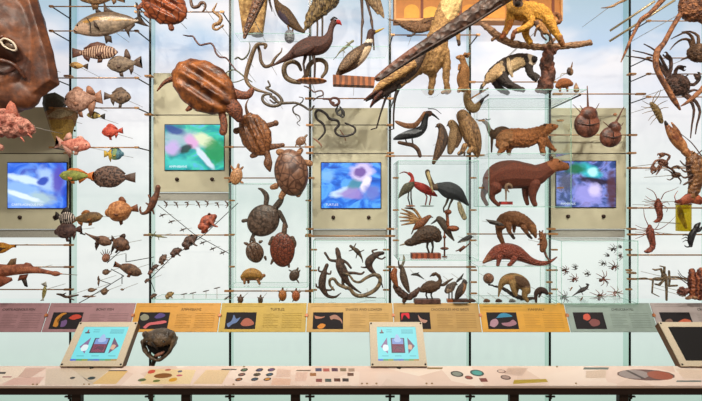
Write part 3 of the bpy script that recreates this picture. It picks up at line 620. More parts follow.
def turtle(label, ctr, a, b, ang, limbs, head, c1, c2, Y=6.4, hgt=.45, keels=0, shellkind='scute', sscl=12, bodyc=('6a4a34', '8a6a4a'), tail=None, group=None, shell2=None, outline=None, eyes=(), rimbump=0, name='turtle', sub=4, bumpy=.6):
    """dorsal view; a,b = half length/width in px; ang = heading in the picture (degrees, 0 = right, 90 = up)"""
    s = Y/F; ca, sa = math.cos(math.radians(ang)), math.sin(math.radians(ang))
    root = empty(name, P3(ctr[0], ctr[1], Y), label, 'turtle', group)
    bm_ = skin(*bodyc, 'scale', 45, .65, .5)
    body = [E(ctr[0], ctr[1], a*.93, b*.93, b*.28, -ang, -b*.12, 3)]
    for l in limbs: body.append(T(l, k=.6))
    body.append(T(head, k=.8))
    if tail: body.append(T(tail, k=.8))
    shape('body', body, ctr[0], ctr[1], s, bm_, root, max(.45, a/50), 2)
    # carapace
    bm = bmesh.new(); NU, NV = 44, 15; rings = []
    for j in range(NV+1):
        q = j/NV; ring = []
        for i in range(NU):
            t = 2*math.pi*i/NU; x = math.cos(t)*q; y = math.sin(t)*q
            rim = 1+rimbump*(.5+.5*math.cos(t*13))*(q**6)*(1 if x < .3 else .3)
            px_ = a*x*rim*(1+.06*(x < 0)*abs(x)); py_ = b*y*rim*(1-.12*max(0, x)**2)
            z = b*hgt*math.sqrt(max(0, 1-q*q*.96))
            if keels:
                for kk in ((-.5, 0, .5) if keels == 3 else (0,)):
                    z += b*.15*math.exp(-((y-kk)/.10)**2)*(1-q**4)*(1+.12*math.sin(x*16))
                if keels == 3: z -= b*.07*(math.exp(-((y-.27)/.12)**2)+math.exp(-((y+.27)/.12)**2))*(1-q**3)
            z += b*.03*mnoise.noise(Vector((x*4, y*4, 0)))*bumpy
            ring.append(bm.verts.new((ca*px_-sa*py_, -z, sa*px_+ca*py_)) if j else None)
        if j == 0: cv = bm.verts.new((0, -b*hgt*(1+(.13 if keels else 0)), 0)); ring = [cv]*NU
        rings.append(ring)
    under = [bm.verts.new((v.co.x*.9, b*.12, v.co.z*.9)) for v in rings[-1]]
    for i in range(NU): bm.faces.new((cv, rings[1][i], rings[1][(i+1) % NU]))
    for r0, r1 in list(zip(rings[1:], rings[2:]))+[(rings[-1], under)]:
        for i in range(NU): bm.faces.new((r0[i], r1[i], r1[(i+1) % NU], r0[(i+1) % NU]))
    bm.faces.new(under); bmesh.ops.recalc_face_normals(bm, faces=bm.faces)
    me = bpy.data.meshes.new('carapace'); bm.to_mesh(me); bm.free()
    for v in me.vertices: v.co *= s
    for p in me.polygons: p.use_smooth = True
    link('carapace', me, skin(c1, c2, shellkind, sscl, .38, .6), root)
    hx = head[-1]
    for e in eyes: shape('eye', E(e[0], e[1], .7, .7, .6, 0, 2, 1), ctr[0], ctr[1], s, EYE, root)
    rodmesh('mount_pin', [Vector((0, b*.1*s, 0)), Vector((0, 6.985-Y, 0))], .005, STEEL, root, 6)
    return root
def snake(label, paths, c1, c2, r=None, Y=6.5, kind='bands', scl=14, name='snake', cat='snake', k=1, head=None):
    prims = []
    for p in paths:
        prims.append(T([(q[0], q[1], q[2] if len(q) > 2 else r, q[3] if len(q) > 3 else 0) for q in p], k=k, seg=10, n=6))
    if head: prims.append(E(head[0], head[1], head[2], head[3], head[3]*.8, head[4] if len(head) > 4 else 0))
    o = paths[0][len(paths[0])//2][:2]
    return animal(name, label, cat, o, Y, prims, skin(c1, c2, kind, scl, .45, .3), .42, 1)
def frog(label, c, sz, ang, c1, c2, Y=6.55, group=None, name='frog', pin=True):
    a = math.radians(ang); ca, sa = math.cos(a), -math.sin(a)
    def f(u, v): return (c[0]+sz*(u*ca-v*sa), c[1]+sz*(u*sa+v*ca)-0)
    up = -1 if ca >= 0 else 1
    def g(u, v): return f(u, v*(-up)*-1) if up == -1 else f(u, -v)
    q = lambda u, v: f(u, v if ca >= 0 else -v)
    body = [T([(*q(-.42, .05), sz*.2), (*q(-.1, -.05), sz*.36), (*q(.22, -.12), sz*.28), (*q(.42, -.15), sz*.15)], k=1.0),
            T([(*q(-.38, .05), sz*.2, sz*.2), (*q(-.08, .22), sz*.14, sz*.35), (*q(-.42, .36), sz*.08, sz*.32), (*q(-.15, .42), sz*.06, sz*.35)]),
            T([(*q(.2, .05), sz*.11, sz*.2), (*q(.28, .28), sz*.07, sz*.3), (*q(.42, .42), sz*.05, sz*.3)]),
            E(*q(.25, -.36), sz*.09, sz*.09, sz*.09, 0, sz*.12)]
    return animal(name, label, 'frog', c, Y, body, skin(c1, c2, 'mottle', 40, .5, .5), max(.3, sz/28), 1, group=group, pin=pin, eyes=[(*q(.27, -.37), sz*.05, sz*.2)])
def spider(label, c, sz, col, seed, Y=6.45, ang=0, asp=1.0, group=None, name='spider', cat='spider', r=.33, col2=None, body=(.13, .09)):
    R = random.Random(seed); a0 = math.radians(ang); prims = []
    def f(u, v): return (c[0]+sz*(u*math.cos(a0)-v*math.sin(a0)), c[1]-sz*(u*math.sin(a0)+v*math.cos(a0)))
    prims.append(E(*f(-.12, 0), sz*body[0], sz*body[1], sz*.1, -ang, 1, 2)); prims.append(E(*f(.05, 0), sz*.10, sz*.08, sz*.07, -ang, 1, 2))
    for sd in (-1, 1):
        for i in range(4):
            t = math.radians(28+i*38+R.uniform(-10, 10)); L = R.uniform(.42, .56)
            k1 = (.05+math.cos(t)*L*.45, sd*math.sin(t)*L*.5*asp); k2 = (.05+math.cos(t)*L*.9+R.uniform(-.05, .05), sd*(math.sin(t)*L*.95*asp))
            prims.append(T([(*f(.05, sd*.03), r*1.2, 1), (*f(*k1), r, 4), (*f(*k2), r*.5, 0)], n=2, seg=6))
    return animal(name, label, cat, c, Y, prims, skin(col, col2 or col, 'mottle', 40, .6, .3), 0, 0, group=group)
def crab(label, c, rx, ry, rot, legs, claws, c1, c2, Y=6.3, r=1.6, d=0, spines=0, name='crab', seed=3):
    s = Y/F; R = random.Random(seed); root = empty(name, P3(c[0], c[1], Y), label, 'crab'); m = skin(c1, c2, 'mottle', 35, .6, .7, .02)
    body = [E(c[0], c[1], rx, ry, min(rx, ry)*.6, rot, d, 3), E(c[0]+rx*.15, c[1]-ry*.2, rx*.7, ry*.7, min(rx, ry)*.7, rot, d+1, 3)]
    for i in range(spines):
        t = R.uniform(0, 6.28); q = R.uniform(.5, 1.0); x, y = c[0]+rx*q*math.cos(t), c[1]+ry*q*math.sin(t)
        body.append(T([(x, y, .9, d+2), (c[0]+(x-c[0])*1.12, c[1]+(y-c[1])*1.12, .25, d+2+min(rx, ry)*.45*(1.3-q))], n=1, seg=6))
    shape('carapace', body, c[0], c[1], s, m, root, .55, 1, bumps=.9, bscale=.7)
    for l in legs:
        n = len(l); pts = [(p[0], p[1], r*(1.15-.85*i/(n-1)) if len(p) < 3 else p[2], d) for i, p in enumerate(l)]
        shape('leg', T(pts, n=2, seg=8), c[0], c[1], s, m, root)
    for l, w_ in claws:
        a, b = l[-2], l[-1]; dx, dy = b[0]-a[0], b[1]-a[1]; q = math.hypot(dx, dy); dx /= q; dy /= q; nx, ny = -dy, dx
        pr = [T([(p[0], p[1], r*1.1, d+1) for p in l[:-1]]+[(a[0]+dx*q*.3, a[1]+dy*q*.3, w_*.5, d+1)], n=2), T([(a[0], a[1], w_*.35, d+1), (a[0]+dx*q*.35, a[1]+dy*q*.35, w_*.6, d+1), (a[0]+dx*q*.6, a[1]+dy*q*.6, w_*.5, d+1)]),
              T([(a[0]+dx*q*.55+nx*w_*.3, a[1]+dy*q*.55+ny*w_*.3, w_*.28, d+1), (b[0]+nx*w_*.5, b[1]+ny*w_*.5, w_*.2, d+1), (b[0]+dx*w_*.4, b[1]+dy*w_*.4, .2, d+1)]),
              T([(a[0]+dx*q*.55-nx*w_*.3, a[1]+dy*q*.55-ny*w_*.3, w_*.25, d+1), (b[0]-nx*w_*.55, b[1]-ny*w_*.55, w_*.18, d+1), (b[0]+dx*w_*.2-nx*w_*.2, b[1]+dy*w_*.2-ny*w_*.2, .2, d+1)])]
        shape('claw', pr, c[0], c[1], s, m, root, max(.4, w_*.12), 1)
    rodmesh('mount_pin', [Vector((0, 0, 0)), Vector((0, 6.985-Y, 0))], .005, STEEL, root, 6)
    return root
def mirrored(fn, *a): return fn
FUR = lambda a, b=None, scl=28, ax=(1, 1, 1), bump=.7: skin(a, b, 'fur', scl, .75, bump, .02, ax, .22, .74)
FEA = lambda a, b=None, scl=34, ax=(1, 1, 1): skin(a, b, 'feather', scl, .65, .6, .015, ax)
# ================= LEFT: FISHES =================
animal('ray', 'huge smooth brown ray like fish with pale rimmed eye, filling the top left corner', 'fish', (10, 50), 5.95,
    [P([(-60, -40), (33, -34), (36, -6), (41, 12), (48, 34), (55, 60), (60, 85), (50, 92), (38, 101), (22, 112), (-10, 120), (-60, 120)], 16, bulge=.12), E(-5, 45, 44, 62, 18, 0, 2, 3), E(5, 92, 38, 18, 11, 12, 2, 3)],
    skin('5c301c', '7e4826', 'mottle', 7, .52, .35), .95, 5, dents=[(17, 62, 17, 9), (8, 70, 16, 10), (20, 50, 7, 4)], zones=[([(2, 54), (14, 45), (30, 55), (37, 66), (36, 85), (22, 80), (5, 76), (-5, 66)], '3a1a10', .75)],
    parts=(('eye_rim', [T([(14, 47, 1.1, 18), (19, 45, 1.1, 18), (26, 49, 1.1, 17), (28, 55, 1, 16), (24, 55.5, .9, 16), (17, 52, 1, 17), (14, 47, 1.1, 18)])], plain('d8cbb8', .5), .5, 'pale rim around the eye'),
           ('eye', [E(21, 50.5, 6.2, 3.6, 3, 25, 13.5)], plain('6a5646', .3)),
           ('gill_fold', [T([(-14, 60, 1.2, 20), (4, 47, 1.6, 20), (16, 43, 1.2, 18)]), T([(0, 66, 1.6, 19), (14, 66, 2.4, 18), (26, 70, 2, 15), (32, 80, 1.2, 11)])], skin('4a2414', '6a3820', 'mottle', 9, .4)),), bumps=1.4, bscale=.08)
animal('wobbegong', 'knobbly coral pink fish head with upright fin, below the huge brown ray', 'fish', (12, 122), 5.5,
    [T([(-25, 122, 16), (-5, 122, 15), (12, 125, 12.5), (26, 129, 8.5), (31, 131, 5)], k=.8), T([(-14, 138, 9), (-4, 145, 6), (2, 149, 3)], k=.5)], skin('c9705c', 'e2a08c', 'mottle', 22, .7, .9, .03), .7, 1, bumps=3.2, bscale=.22,
    parts=(('dorsal_fin', P([(5, 116), (9, 106), (12, 101), (16, 104), (19, 112), (19, 119)], 3, d=2, bulge=.1), skin('d8846a', 'c06850', 'mottle', 22)), ('barbel', [T([(30, 134, 1, 3), (34, 138, .5, 3)]), T([(24, 138, 1.1, 4), (27, 142, .5, 4)])], skin('c9705c'), 0)), bname='body')
animal('spadefish', 'tall fish with dark top, pale middle band and yellowish belly, partly behind the tan grouper', 'fish', (62, 118), 6.5,
    [P([(42, 104), (43, 94), (55, 92), (64, 97), (67, 102), (63, 107), (75, 110), (79, 116), (76, 122), (72, 136), (62, 146), (57, 148), (50, 130), (46, 117)], 5, bulge=.25)], skin('6f6a4a', '8a7c50', 'mottle', 20), .6, 4,
    zones=[([(40, 90), (70, 90), (70, 106), (60, 110), (44, 112)], '3c3a30'), ([(44, 112), (60, 108), (82, 110), (80, 120), (46, 120)], '8a6238', .8), ([(60, 108), (80, 114), (60, 119), (48, 117)], 'b8a888', .6), ([(46, 120), (78, 120), (72, 150), (50, 150)], '9a7c34')],
    parts=(('eye', E(76, 131, 1.2, 1.2, .8, 0, 2), EYE), ('pelvic_fin', P([(76, 112), (80, 113), (77, 127), (74, 117)], 1, d=3), skin('b08a60'))))
fish('brown fish cut off by the top edge above the big jack', (76, -2), (125, -3), 15, '7a5638', 'a27a50', Y=6.32, kind='mottle', anal=((.3, .45, .35), (.72, .8, .3)), pect=None, tailh=.8)
animal('amberjack', 'large silvery brown jack fish with a gold stripe and forked tail', 'fish', (105, 25), 6.3,
    [T([(76, 31, 3.4), (80, 29, 6.6), (87, 27, 9.6), (96, 25.2, 11.8), (106, 23.5, 12), (118, 22.2, 9.6), (128, 21.2, 6), (135, 21, 2.4), (139, 20.8, 1.8)], k=.5, seg=16)],
    skin('8d7d6c', 'a8937c', 'mottle', 14, .32, .15), .8, 3,
    zones=[([(74, 26), (84, 16), (98, 11), (118, 12), (136, 19), (136, 21), (118, 17.5), (100, 17), (84, 22)], '5c4a3a', .8), ([(84, 23), (98, 19), (118, 19), (137, 20.5), (118, 23), (98, 23), (88, 26)], 'b07f2a', .8), ([(72, 32), (75, 27), (86, 24), (93, 28), (90, 37), (78, 36)], 'c4a48c', .8), ([(90, 33), (110, 33), (130, 26), (110, 38), (92, 38)], 'b8a492', .6)],
    parts=(('tail_fin', P([(133, 20), (137.5, 17), (137, 9), (135.5, 2), (137.5, 3), (140, 12), (141, 17), (145, 23), (150, 27), (143, 25.5), (137, 23.5), (133, 22.5)], 1.6, bulge=.05), skin('3a2c24', '54402e')),
           ('dorsal_fin', P([(104, 13), (104, 2), (107, 8), (112, 11), (120, 13.5), (128, 16.5), (134, 19), (128, 18.5), (116, 14.5)], 1.4), skin('3c2c22', '5a4430')), ('first_dorsal_fin', P([(96, 13), (95.5, 9), (98, 9), (102, 12)], 1.3), skin('3c2c22')),
           ('anal_fin', P([(124, 29), (126, 31), (129.5, 37.5), (129, 31), (135, 25), (134, 22)], 1.4), skin('54402e')), ('pelvic_fin', P([(104, 34), (106, 43.5), (108, 41.5), (112, 43), (111, 36)], 1.4), skin('4a3628')),
           ('pectoral_fin', P([(97, 23), (98, 29), (103, 32), (100, 26)], 1, d=6.4), skin('4a3628')), ('gill_line', T([(90, 20, .5, 5.5), (93.5, 26, .55, 5.7), (93, 34, .5, 4)]), skin('3a2a22')), ('jaw_line', T([(75, 31, .5, 2.5), (79, 33, .5, 3.2)]), skin('5a4034'))),
    eyes=[(79.5, 26.5, 1.3, 2.6)])
fish('brown and cream striped grouper, below the big jack', (118, 52), (72, 53), 14, '6e3e2a', 'c9a68c', Y=6.32, kind='bands', scl=9, dors=((.25, .72, .28),), tailh=.75, fork=.1, fin='6a4030', spiky=True, prof='long')
fish('small golden fish beside the fin, left of the grey triggerfish', (69, 65), (88, 66.5), 7, 'a87a3a', 'c9a058', Y=6.32, dors=(), pelv=False, anal=(), fin='5a4028')
fish('grey brown triggerfish with upright rear fins, right below the striped grouper', (106, 66), (142, 62), 17, '7a6656', '94806a', Y=6.36, dors=((.52, .68, .5),), anal=((.62, .74, .35),), tailh=.75, fork=.35, fin='6a5244', prof='perch')
fish('big tan pink grouper facing left, above the small yellow striped fish', (63, 103), (102, 97), 23, 'a87860', 'c29680', Y=6.25, dors=((.25, .52, .12), (.62, .82, .35)), anal=((.6, .82, .45),), tailh=.62, fork=0, fin='a87458', prof='perch')
fish('small brown perch facing right, beside the tan grouper', (132, 98), (104, 96), 14, '5c4636', '8a7058', Y=6.32, dors=((.2, .7, .25),), fin='5e4a3c', tailh=.6, fork=.1, spiky=True, pect=(.35, -.2))
fish('tiny yellow striped fish under the tan grouper', (86, 115), (105, 116.5), 7, '8a7434', 'b8a058', Y=6.32, kind='bands', scl=6, dors=((.25, .7, .12),), pelv=False, anal=(), fin='3a3228')
fish('bright red fish hanging alone on a wire', (101, 133), (123, 130.5), 11, 'c23c26', 'd8583c', Y=6.32, dors=((.25, .75, .28),), fin='c84a34', tailh=.6, fork=.15, pect=(.3, -.5))
fish('pink red squirrelfish with long pale fins, below the spadefish', (92, 147), (55, 142), 14, 'd8705c', 'e89a84', Y=6.2, dors=((.2, .42, .2), (.55, .75, .5)), anal=((.5, .78, .55),), fin='e4aa98', tailh=.9, fork=.6)
fish('blue and yellow angelfish on a short wire', (122.5, 154), (104, 154), 12, '3f6f88', '5f93a0', Y=6.45, dors=((.15, .75, .08),), fin='c9a838', kind='mottle', zones=[([(104, 146), (112, 146), (113, 162), (104, 162)], 'c9a232'), ([(114, 148), (118, 148), (117, 160), (113, 160)], '8ba048', .7)], tailh=.6, fork=.1, pelv=False, prof='round')
fish('green parrot wrasse with orange fins, crossing the right edge of the blue screen', (59, 175.5), (94, 176), 11, '7f8a3c', '97a048', Y=6.15, dors=((.22, .78, .22),), anal=((.55, .8, .28),), fin='d8782c', tailh=.85, fork=.3, pect=(.28, -.4), prof='long')
fish('dark speckled flounder with a fan tail, right of the green wrasse', (92, 177), (135.5, 177.5), 21, '3a2620', '6e5244', Y=6.25, kind='spots', scl=34, dors=((.12, .74, .06),), anal=((.15, .74, .06),), tailh=.5, fork=.0, fin='5a4236', pelv=False, prof='round', k=.28, pect=(.22, 0))
fish('black and white banded fish at the bottom right of the blue screen', (75, 219), (55, 216), 12, '241c1c', 'cdbfb4', Y=6.3, kind='bands', scl=11, dors=((.3, .7, .4),), fin='2c2220', pelv=True, prof='round', tailh=.8)
fish('brown elongate fish with orange tail, right of the banded fish', (103, 216), (69, 220), 11, '6a4e30', '8e6e42', Y=6.3, fin='a8682c', dors=((.35, .6, .25),), prof='long', tailh=.9, fork=.1)
fish('round orange pufferfish with stubby fins, facing left', (108, 213), (138, 208), 21, 'b06a34', 'd0905a', Y=6.3, kind='mottle', scl=50, prof='round', k=.75, dors=((.4, .62, .2),), anal=((.3, .42, .2),), fin='7a4424', tailh=.4, fork=0, pelv=False, vox=.5)
fish('dark purplish snub nosed fish, under the banded fish', (56, 232), (82, 229), 15, '4a3030', '6e5048', Y=6.3, fin='5e3c34', dors=((.2, .75, .12),), tailh=.55, prof='round', fork=.2)
fish('brown batfish with a long thin tail, below the brown elongate fish', (110, 243), (80, 233), 10, '6a4634', '8a6650', Y=6.35, prof='tad', fin='4a3226', dors=(), tailh=.2, anal=((.3, .42, .7),), pect=(.3, .4), k=.7)
fish('rounded dark brown frogfish at the end of a wire, right of the batfish', (128, 248), (110, 238), 14, '5a3a2a', '7e5840', Y=6.35, prof='round', fin='3e281e', dors=((.35, .6, .3),), anal=((.55, .75, .5),), k=.7, tailh=.5)
fish('orange leaf shaped fish with dark centre, at the left edge below the blue screen', (-9, 249), (16, 246), 11, 'd8881c', 'e8a838', Y=6.45, prof='long', dors=(), anal=(), pelv=False, zones=[([(-8, 250), (2, 247), (8, 247.5), (2, 250.5), (-8, 252)], '4a2a18')], fin='d8881c', tailh=.3, k=.3, pect=None)
animal('guitarfish', 'long reddish brown shark with thin snout and swollen nose tip, lower left', 'fish', (20, 272), 6.3,
    [T([(-20, 271, 7.5), (-2, 271, 7), (12, 270, 5.6), (24, 269, 5.2), (34, 270, 3.6), (44, 271.5, 2.4), (52, 273, 2.0)], k=.8), E(55.5, 273.6, 5.2, 2.8, 2, 5), T([(59, 273.8, 1.0), (63, 274, .6)])],
    skin('9a5236', 'b8704e', 'mottle', 26), .6, 2, parts=(('dorsal_fin', P([(6, 266), (11, 259), (16.5, 258), (15.5, 266)], 1.6, bulge=.1), skin('6a4a34', '8a6a48')), ('second_dorsal_fin', P([(22, 266), (26, 262.5), (30, 263.5), (34, 268)], 2), skin('9a5236')),
        ('pectoral_fin', P([(0, 275), (14, 277), (15, 280), (4, 286), (-4, 289)], 2, d=3, bulge=.1), skin('a0583a')), ('pelvic_fin', P([(20, 275), (28, 274), (26, 279), (18, 281)], 1.6), skin('9a5236')), ('anal_fin', P([(22, 280), (26, 279), (27.5, 287), (25, 286)], 1.4), skin('3a3028')), ('rostrum', T([(62, 274, .45), (77, 275, .3)]), skin('8a7a68'))))
animal('small_fish', 'tiny translucent yellow and grey fish standing upright, lowest left beside the rail', 'fish', (44, 290), 6.5, [T([(45, 287, 1.2), (44.5, 291, 2.2), (43.5, 296, 1.6), (43, 299, .6)], k=.5)], skin('b8a83c', 'd8d094', 'spots', 60), .3, 1,
    parts=(('tail_fin', P([(43, 298), (40, 301), (44, 300.5)], .5), skin('c8c4b4')), ('dorsal_fin', P([(45, 287), (41, 284), (46, 281.5), (47, 287)], .5), skin('c0c0b4'))))
animal('twig_fish', 'slender dark twig like fish at the bottom, left of the glass fin', 'fish', (68, 296), 6.5, [T([(57, 294, .8), (62, 295, 1.4), (67, 297, 1.3), (78, 295, .8)]), T([(67, 297, .8), (74, 300, .6)]), T([(62, 295, .8), (66, 293, .5)])], skin('4a3428', '6a5040'), .3, 1)
# branching wire with crumpled small fishes
wire = empty('branching_wire', P3(120, 260, 6.55), 'thin dark branching wire carrying little dried fishes, lower left', 'wire'); s_ = 6.55/F
for a, b in (((111, 269), (124, 276)), ((126, 254), (126, 262)), ((126, 262), (154, 257)), ((124, 276), (111, 284)), ((122, 275), (122, 284)), ((111, 284), (99, 280)), ((100, 292), (111, 284)), ((111, 284), (90, 297)), ((79, 303), (92, 296)), ((107, 263), (124, 248))):
    rodmesh('twig', [Vector(((p[0]-120)*s_, 0, -(p[1]-260)*s_)) for p in (a, b)], .0055, DARKMETAL, wire, 6)
fish('oval brown fish at the centre of the branching wire', (142, 274), (114, 264), 10.5, '5e4232', '7e5e46', Y=6.4, fin='7a4a30', prof='long', dors=((.2, .72, .08),), anal=(), tailh=.6)
animal('lionfish', 'reddish spiky little lionfish at the top of the branching wire', 'fish', (106, 258), 6.4, [E(106, 258, 4, 4.6, 3, 20)], skin('8a4a34', 'b08068', 'bands', 30), .4, 1,
    parts=[('spine', T([(106+2*math.cos(t), 258-2*math.sin(t), .6), (106+7*math.cos(t), 257-8*math.sin(t), .25)], n=1, seg=6), skin('6a3a2a')) for t in (.5, .9, 1.3, 1.7, 2.1, 2.5)])
for i, (x, y, rx, ry, c_, nm) in enumerate(((106, 272, 3.8, 3, '6a3c2c', 'crumpled reddish brown little fish, just below the lionfish'), (98.5, 281, 1.1, 5.5, '4a3028', 'upright thin little fish, left of the lower fork of the wire'), (91.5, 290, 4, 2.2, '6a5038', 'flattened olive brown little fish, lowest left on the wire'), (104.5, 291.5, 3.4, 3.6, '54402e', 'rounded dark little fish, low on the wire below the fork'), (122, 289.5, 1.8, 1.2, '4a3a30', 'smallest dark bead like fish, at the right tip of the wire'), (88, 296.5, 6, 1.2, '5a4234', 'needle like brown little fish just above the mauve panel'))):
    animal('dried_fish', nm, 'fish', (x, y), 6.5, [E(x, y, rx, ry, min(rx, ry)*.8, 0), T([(x, y, min(rx, ry)*.6), (x+rx*1.3, y-ry*.3, .5)])], skin(c_, '8a6a50'), .3, 1, bumps=.5, bscale=.6, group=None)
animal('salamander', 'dark brown giant salamander with curled tail, on the glass fin below the turquoise screen', 'salamander', (152, 200), 6.3, [T([(158, 187, 2.6), (157, 193, 2.6), (154, 200, 3.6), (151, 207, 3.4), (147, 212, 2.2), (142, 213.5, 1.4), (140, 210, 1.0), (140.5, 207, .8)]), T([(155, 196, 1.2), (160, 197, .8)]), T([(150, 198, 1.2), (148.5, 195, .8)]), T([(152, 208, 1.2), (154, 214, .8)]), T([(149, 205, 1.1), (146, 203, .7)])], skin('5a3220', '7e4c32', 'mottle', 40), .4, 2)
# ================= TURTLES =================
turtle('reddish ridged turtle cut off by the top edge, right of the big jack', (166, 7), 23, 17, -28, [[(146, 2, 3), (141, 6, 2.4), (138, 8, 2)], [(150, 16, 3), (146, 14, 2.4)], [(178, 2, 3), (182, 2, 3), (184, 5, 2.2)]], [(166, 18, 3), (170, 24, 2.6), (171.5, 28.5, 3)], '6a2c16', 'a4552e', Y=6.2, keels=3, sscl=9, tail=[(176, 14, 2.4), (182, 16, 1.2), (187, 19, .4)], bodyc=('7a402a', '9c5a3c'), rimbump=.1)
big = turtle('very large glossy reddish turtle with three ridged keels and long tail, above the turquoise screen', (206, 88), 34, 24, -33, [[(232, 92, 5), (240, 95, 4.5), (248, 95, 4), (252, 90, 3)], [(222, 114, 4), (224, 124, 3.8), (223, 132, 4.2)], [(184, 66, 4), (180, 70, 3)], [(190, 108, 3), (187, 110, 2)]], [(226, 100, 7), (232, 106, 8), (236, 112, 7.5), (239, 119, 4)], '56280f', 'a4602c', Y=6.0, keels=3, hgt=.42, shellkind='mottle', sscl=12, tail=[(180, 78, 4), (172, 79, 3), (164, 83, 2), (157, 91, .8)], bodyc=('5a2c18', '84482a'), rimbump=.05, eyes=((236, 106),))
turtle('snapping turtle seen from above with long tail and splayed feet, right of the turquoise screen', (256, 135.5), 21.5, 15, -66, [[(244, 128, 3.4), (239, 130, 3), (236, 131, 3.4)], [(266, 126, 3), (273, 124, 2.6), (276, 123, 3.2)], [(254, 150, 3.6), (256, 154, 3), (252, 156, 2.6)], [(270, 147, 3.4), (278, 146, 2.6), (283, 145, 2.2)]], [(266, 152, 4), (268, 157, 3.2), (268, 163, 4.6), (269, 168, 3), (270, 171, 1.2)], '6a3c22', '94603a', Y=6.35, keels=3, sscl=14, tail=[(250, 118, 2.6), (247, 112, 1.8), (246, 105, 1), (249, 98, .5)], bodyc=('583420', '7e5232'), rimbump=.06)
turtle('large domed dark brown tortoise, right of the snapping turtle', (291.5, 172), 23, 17, 100, [[(283, 153, 3.4), (279, 152, 3.6)], [(303, 162, 3), (310, 163.5, 3.4)], [(276, 186, 3.4), (272, 187.5, 2.6)], [(300, 190, 3.6), (298, 195, 2.8)], [(284, 192, 3.4), (281, 197, 3)]], [(298, 154, 3), (301, 150, 2.6)], '5a3a2c', '7c5844', Y=6.35, hgt=.6, shellkind='scute', sscl=9, bodyc=('8a5a38', 'a87850'))
turtle('small brown tortoise standing on top of the large domed tortoise', (301, 141), 5.5, 4.2, 35, [[(297, 143, 1), (295.5, 146, .8)], [(300, 145, 1), (300, 147, .8)], [(305, 143, 1), (306, 145, .8)]], [(305, 137, 1.2), (307, 135, 1)], '6a4530', '8e6648', Y=6.3, sscl=40)
turtle('little tan turtle climbing at the right edge of the turquoise screen backing', (236.5, 176), 8.6, 6.2, 75, [[(233, 169, 1.4), (231, 166, 1)], [(240, 170, 1.4), (243, 167, 1)], [(231, 180, 1.4), (229, 182, 1)], [(241, 182, 1.4), (243, 183, 1)]], [(238, 168, 1.6), (238.5, 164.5, 1.4)], '9a6a44', 'bb8a5e', Y=6.3, sscl=26, bodyc=('96643e', 'b07c50'))
turtle('grey brown sea turtle swimming with raised flippers, upper left of the turtle case', (264, 220), 17, 15.5, 42, [[(266, 204, 2.6), (266.5, 196, 2.8), (262, 190, 1.8), (258.5, 188.5, 1)], [(279, 212, 2.6), (283, 219, 2.4), (287, 227, 1.4)], [(254, 234, 2), (252, 238, 1.8), (250, 242, 1)], [(248, 220, 1.8), (243, 221, 2)]], [(274, 209, 3.2), (279, 203, 3.4), (282, 198, 2.4)], '4a372e', '6e564a', Y=6.7, hgt=.35, shellkind='fur', sscl=12, bodyc=('4a3a32', '6a564a'))
turtle('small dark spiny looking sea turtle, under the grey brown sea turtle', (255, 252.5), 10.5, 9, -70, [[(247, 244, 1.8), (244.5, 243, 1.2)], [(260, 242, 1.8), (262, 241, 1.2)], [(265, 257, 1.6), (266, 260, 1)]], [(254, 242, 2), (253.5, 239, 1.8)], '3e2a22', '6a4a38', Y=6.62, keels=3, sscl=28, bodyc=('4a3428', '6a5040'))
turtle('reddish hawksbill turtle in the glass case, right of the small dark sea turtle', (282.5, 249), 17, 12.5, 92, [[(273, 238, 2.4), (269.5, 244, 1.8)], [(292, 238, 2.6), (295, 244, 1.8), (293, 250, 1)], [(273, 260, 1.8), (271, 264, 1)], [(288, 262, 2), (289, 267, 1.2)]], [(284, 234, 2.8), (284.5, 228.5, 2.6), (284, 224, 1.6)], '4a1e16', '7c3a26', Y=6.58, hgt=.3, sscl=22, bodyc=('4a342a', '6c4c3a'))
animal('tortoise', 'yellowish brown tortoise standing sideways on the floor of the turtle case', 'turtle', (252, 278), 6.62, [T([(244, 278, 3.5), (252, 276, 4.5), (260, 278, 3)], k=.7), T([(260, 277, 1.8), (264, 275.5, 1.9)]), T([(245, 279, 1.6, 2), (245, 283, 1.3, 2)]), T([(258, 279, 1.6, 2), (260, 283.4, 1.3, 2)]), T([(248, 279, 1.6, -2), (248, 283, 1.3, -2)])], skin('8a5430', 'ad7446', 'scale', 60), .35, 1,
    parts=(('carapace', [T([(243, 277, 3), (247, 274.5, 5), (252.5, 273.6, 5.8), (258, 275, 4.6), (261, 277, 2.8)], k=.95)], skin('7a4a20', 'c08a3c', 'scute', 55, .5, .6), .4),))
turtle('little dark turtle on the right of the turtle case floor', (294.5, 275), 6, 5, 60, [[(291, 271, 1), (289, 270, .7)], [(297, 280, 1), (299, 283, .7)], [(299, 272, 1), (300, 270, .7)]], [(297, 270, 1.3), (298, 268, 1)], '3e2e28', '5c463a', Y=6.6, sscl=34, bodyc=('4a3a30', '6a5444'))
for i, (x, y, a, b, g, c1, c2, nm) in enumerate(((240.5, 299.5, 3.6, 3, 90, '4a342a', '6a4e3e', 'rounded dark box turtle under the turtle case, left of its neighbour'), (260.5, 300, 3.6, 2.6, 90, '3a2e26', '5e4c3e', 'small grey box turtle peeking over the mustard label panel'), (282.6, 295, 5.8, 4.2, 90, '5a2c18', 'c07a3a', 'patterned orange and brown box turtle with raised head, standing upright'), (296, 295.6, 5.4, 4.2, 90, '6a3018', 'b8683a', 'reddish box turtle without visible head, rightmost under the turtle case'))):
    turtle(nm, (x, y), a, b, g, [[(x-b*.7, y-a*.5, .9), (x-b*1.15, y-a*.75, .6)], [(x+b*.7, y-a*.5, .9), (x+b*1.15, y-a*.75, .6)], [(x-b*.6, y+a*.8, .9), (x-b*.8, y+a*1.1, .6)]], [(x, y-a, 1.1), (x+.3, y-a*1.3, .9)], c1, c2, Y=6.5, sscl=50, bodyc=('5a3e2c', '7c5a40'), hgt=.7)
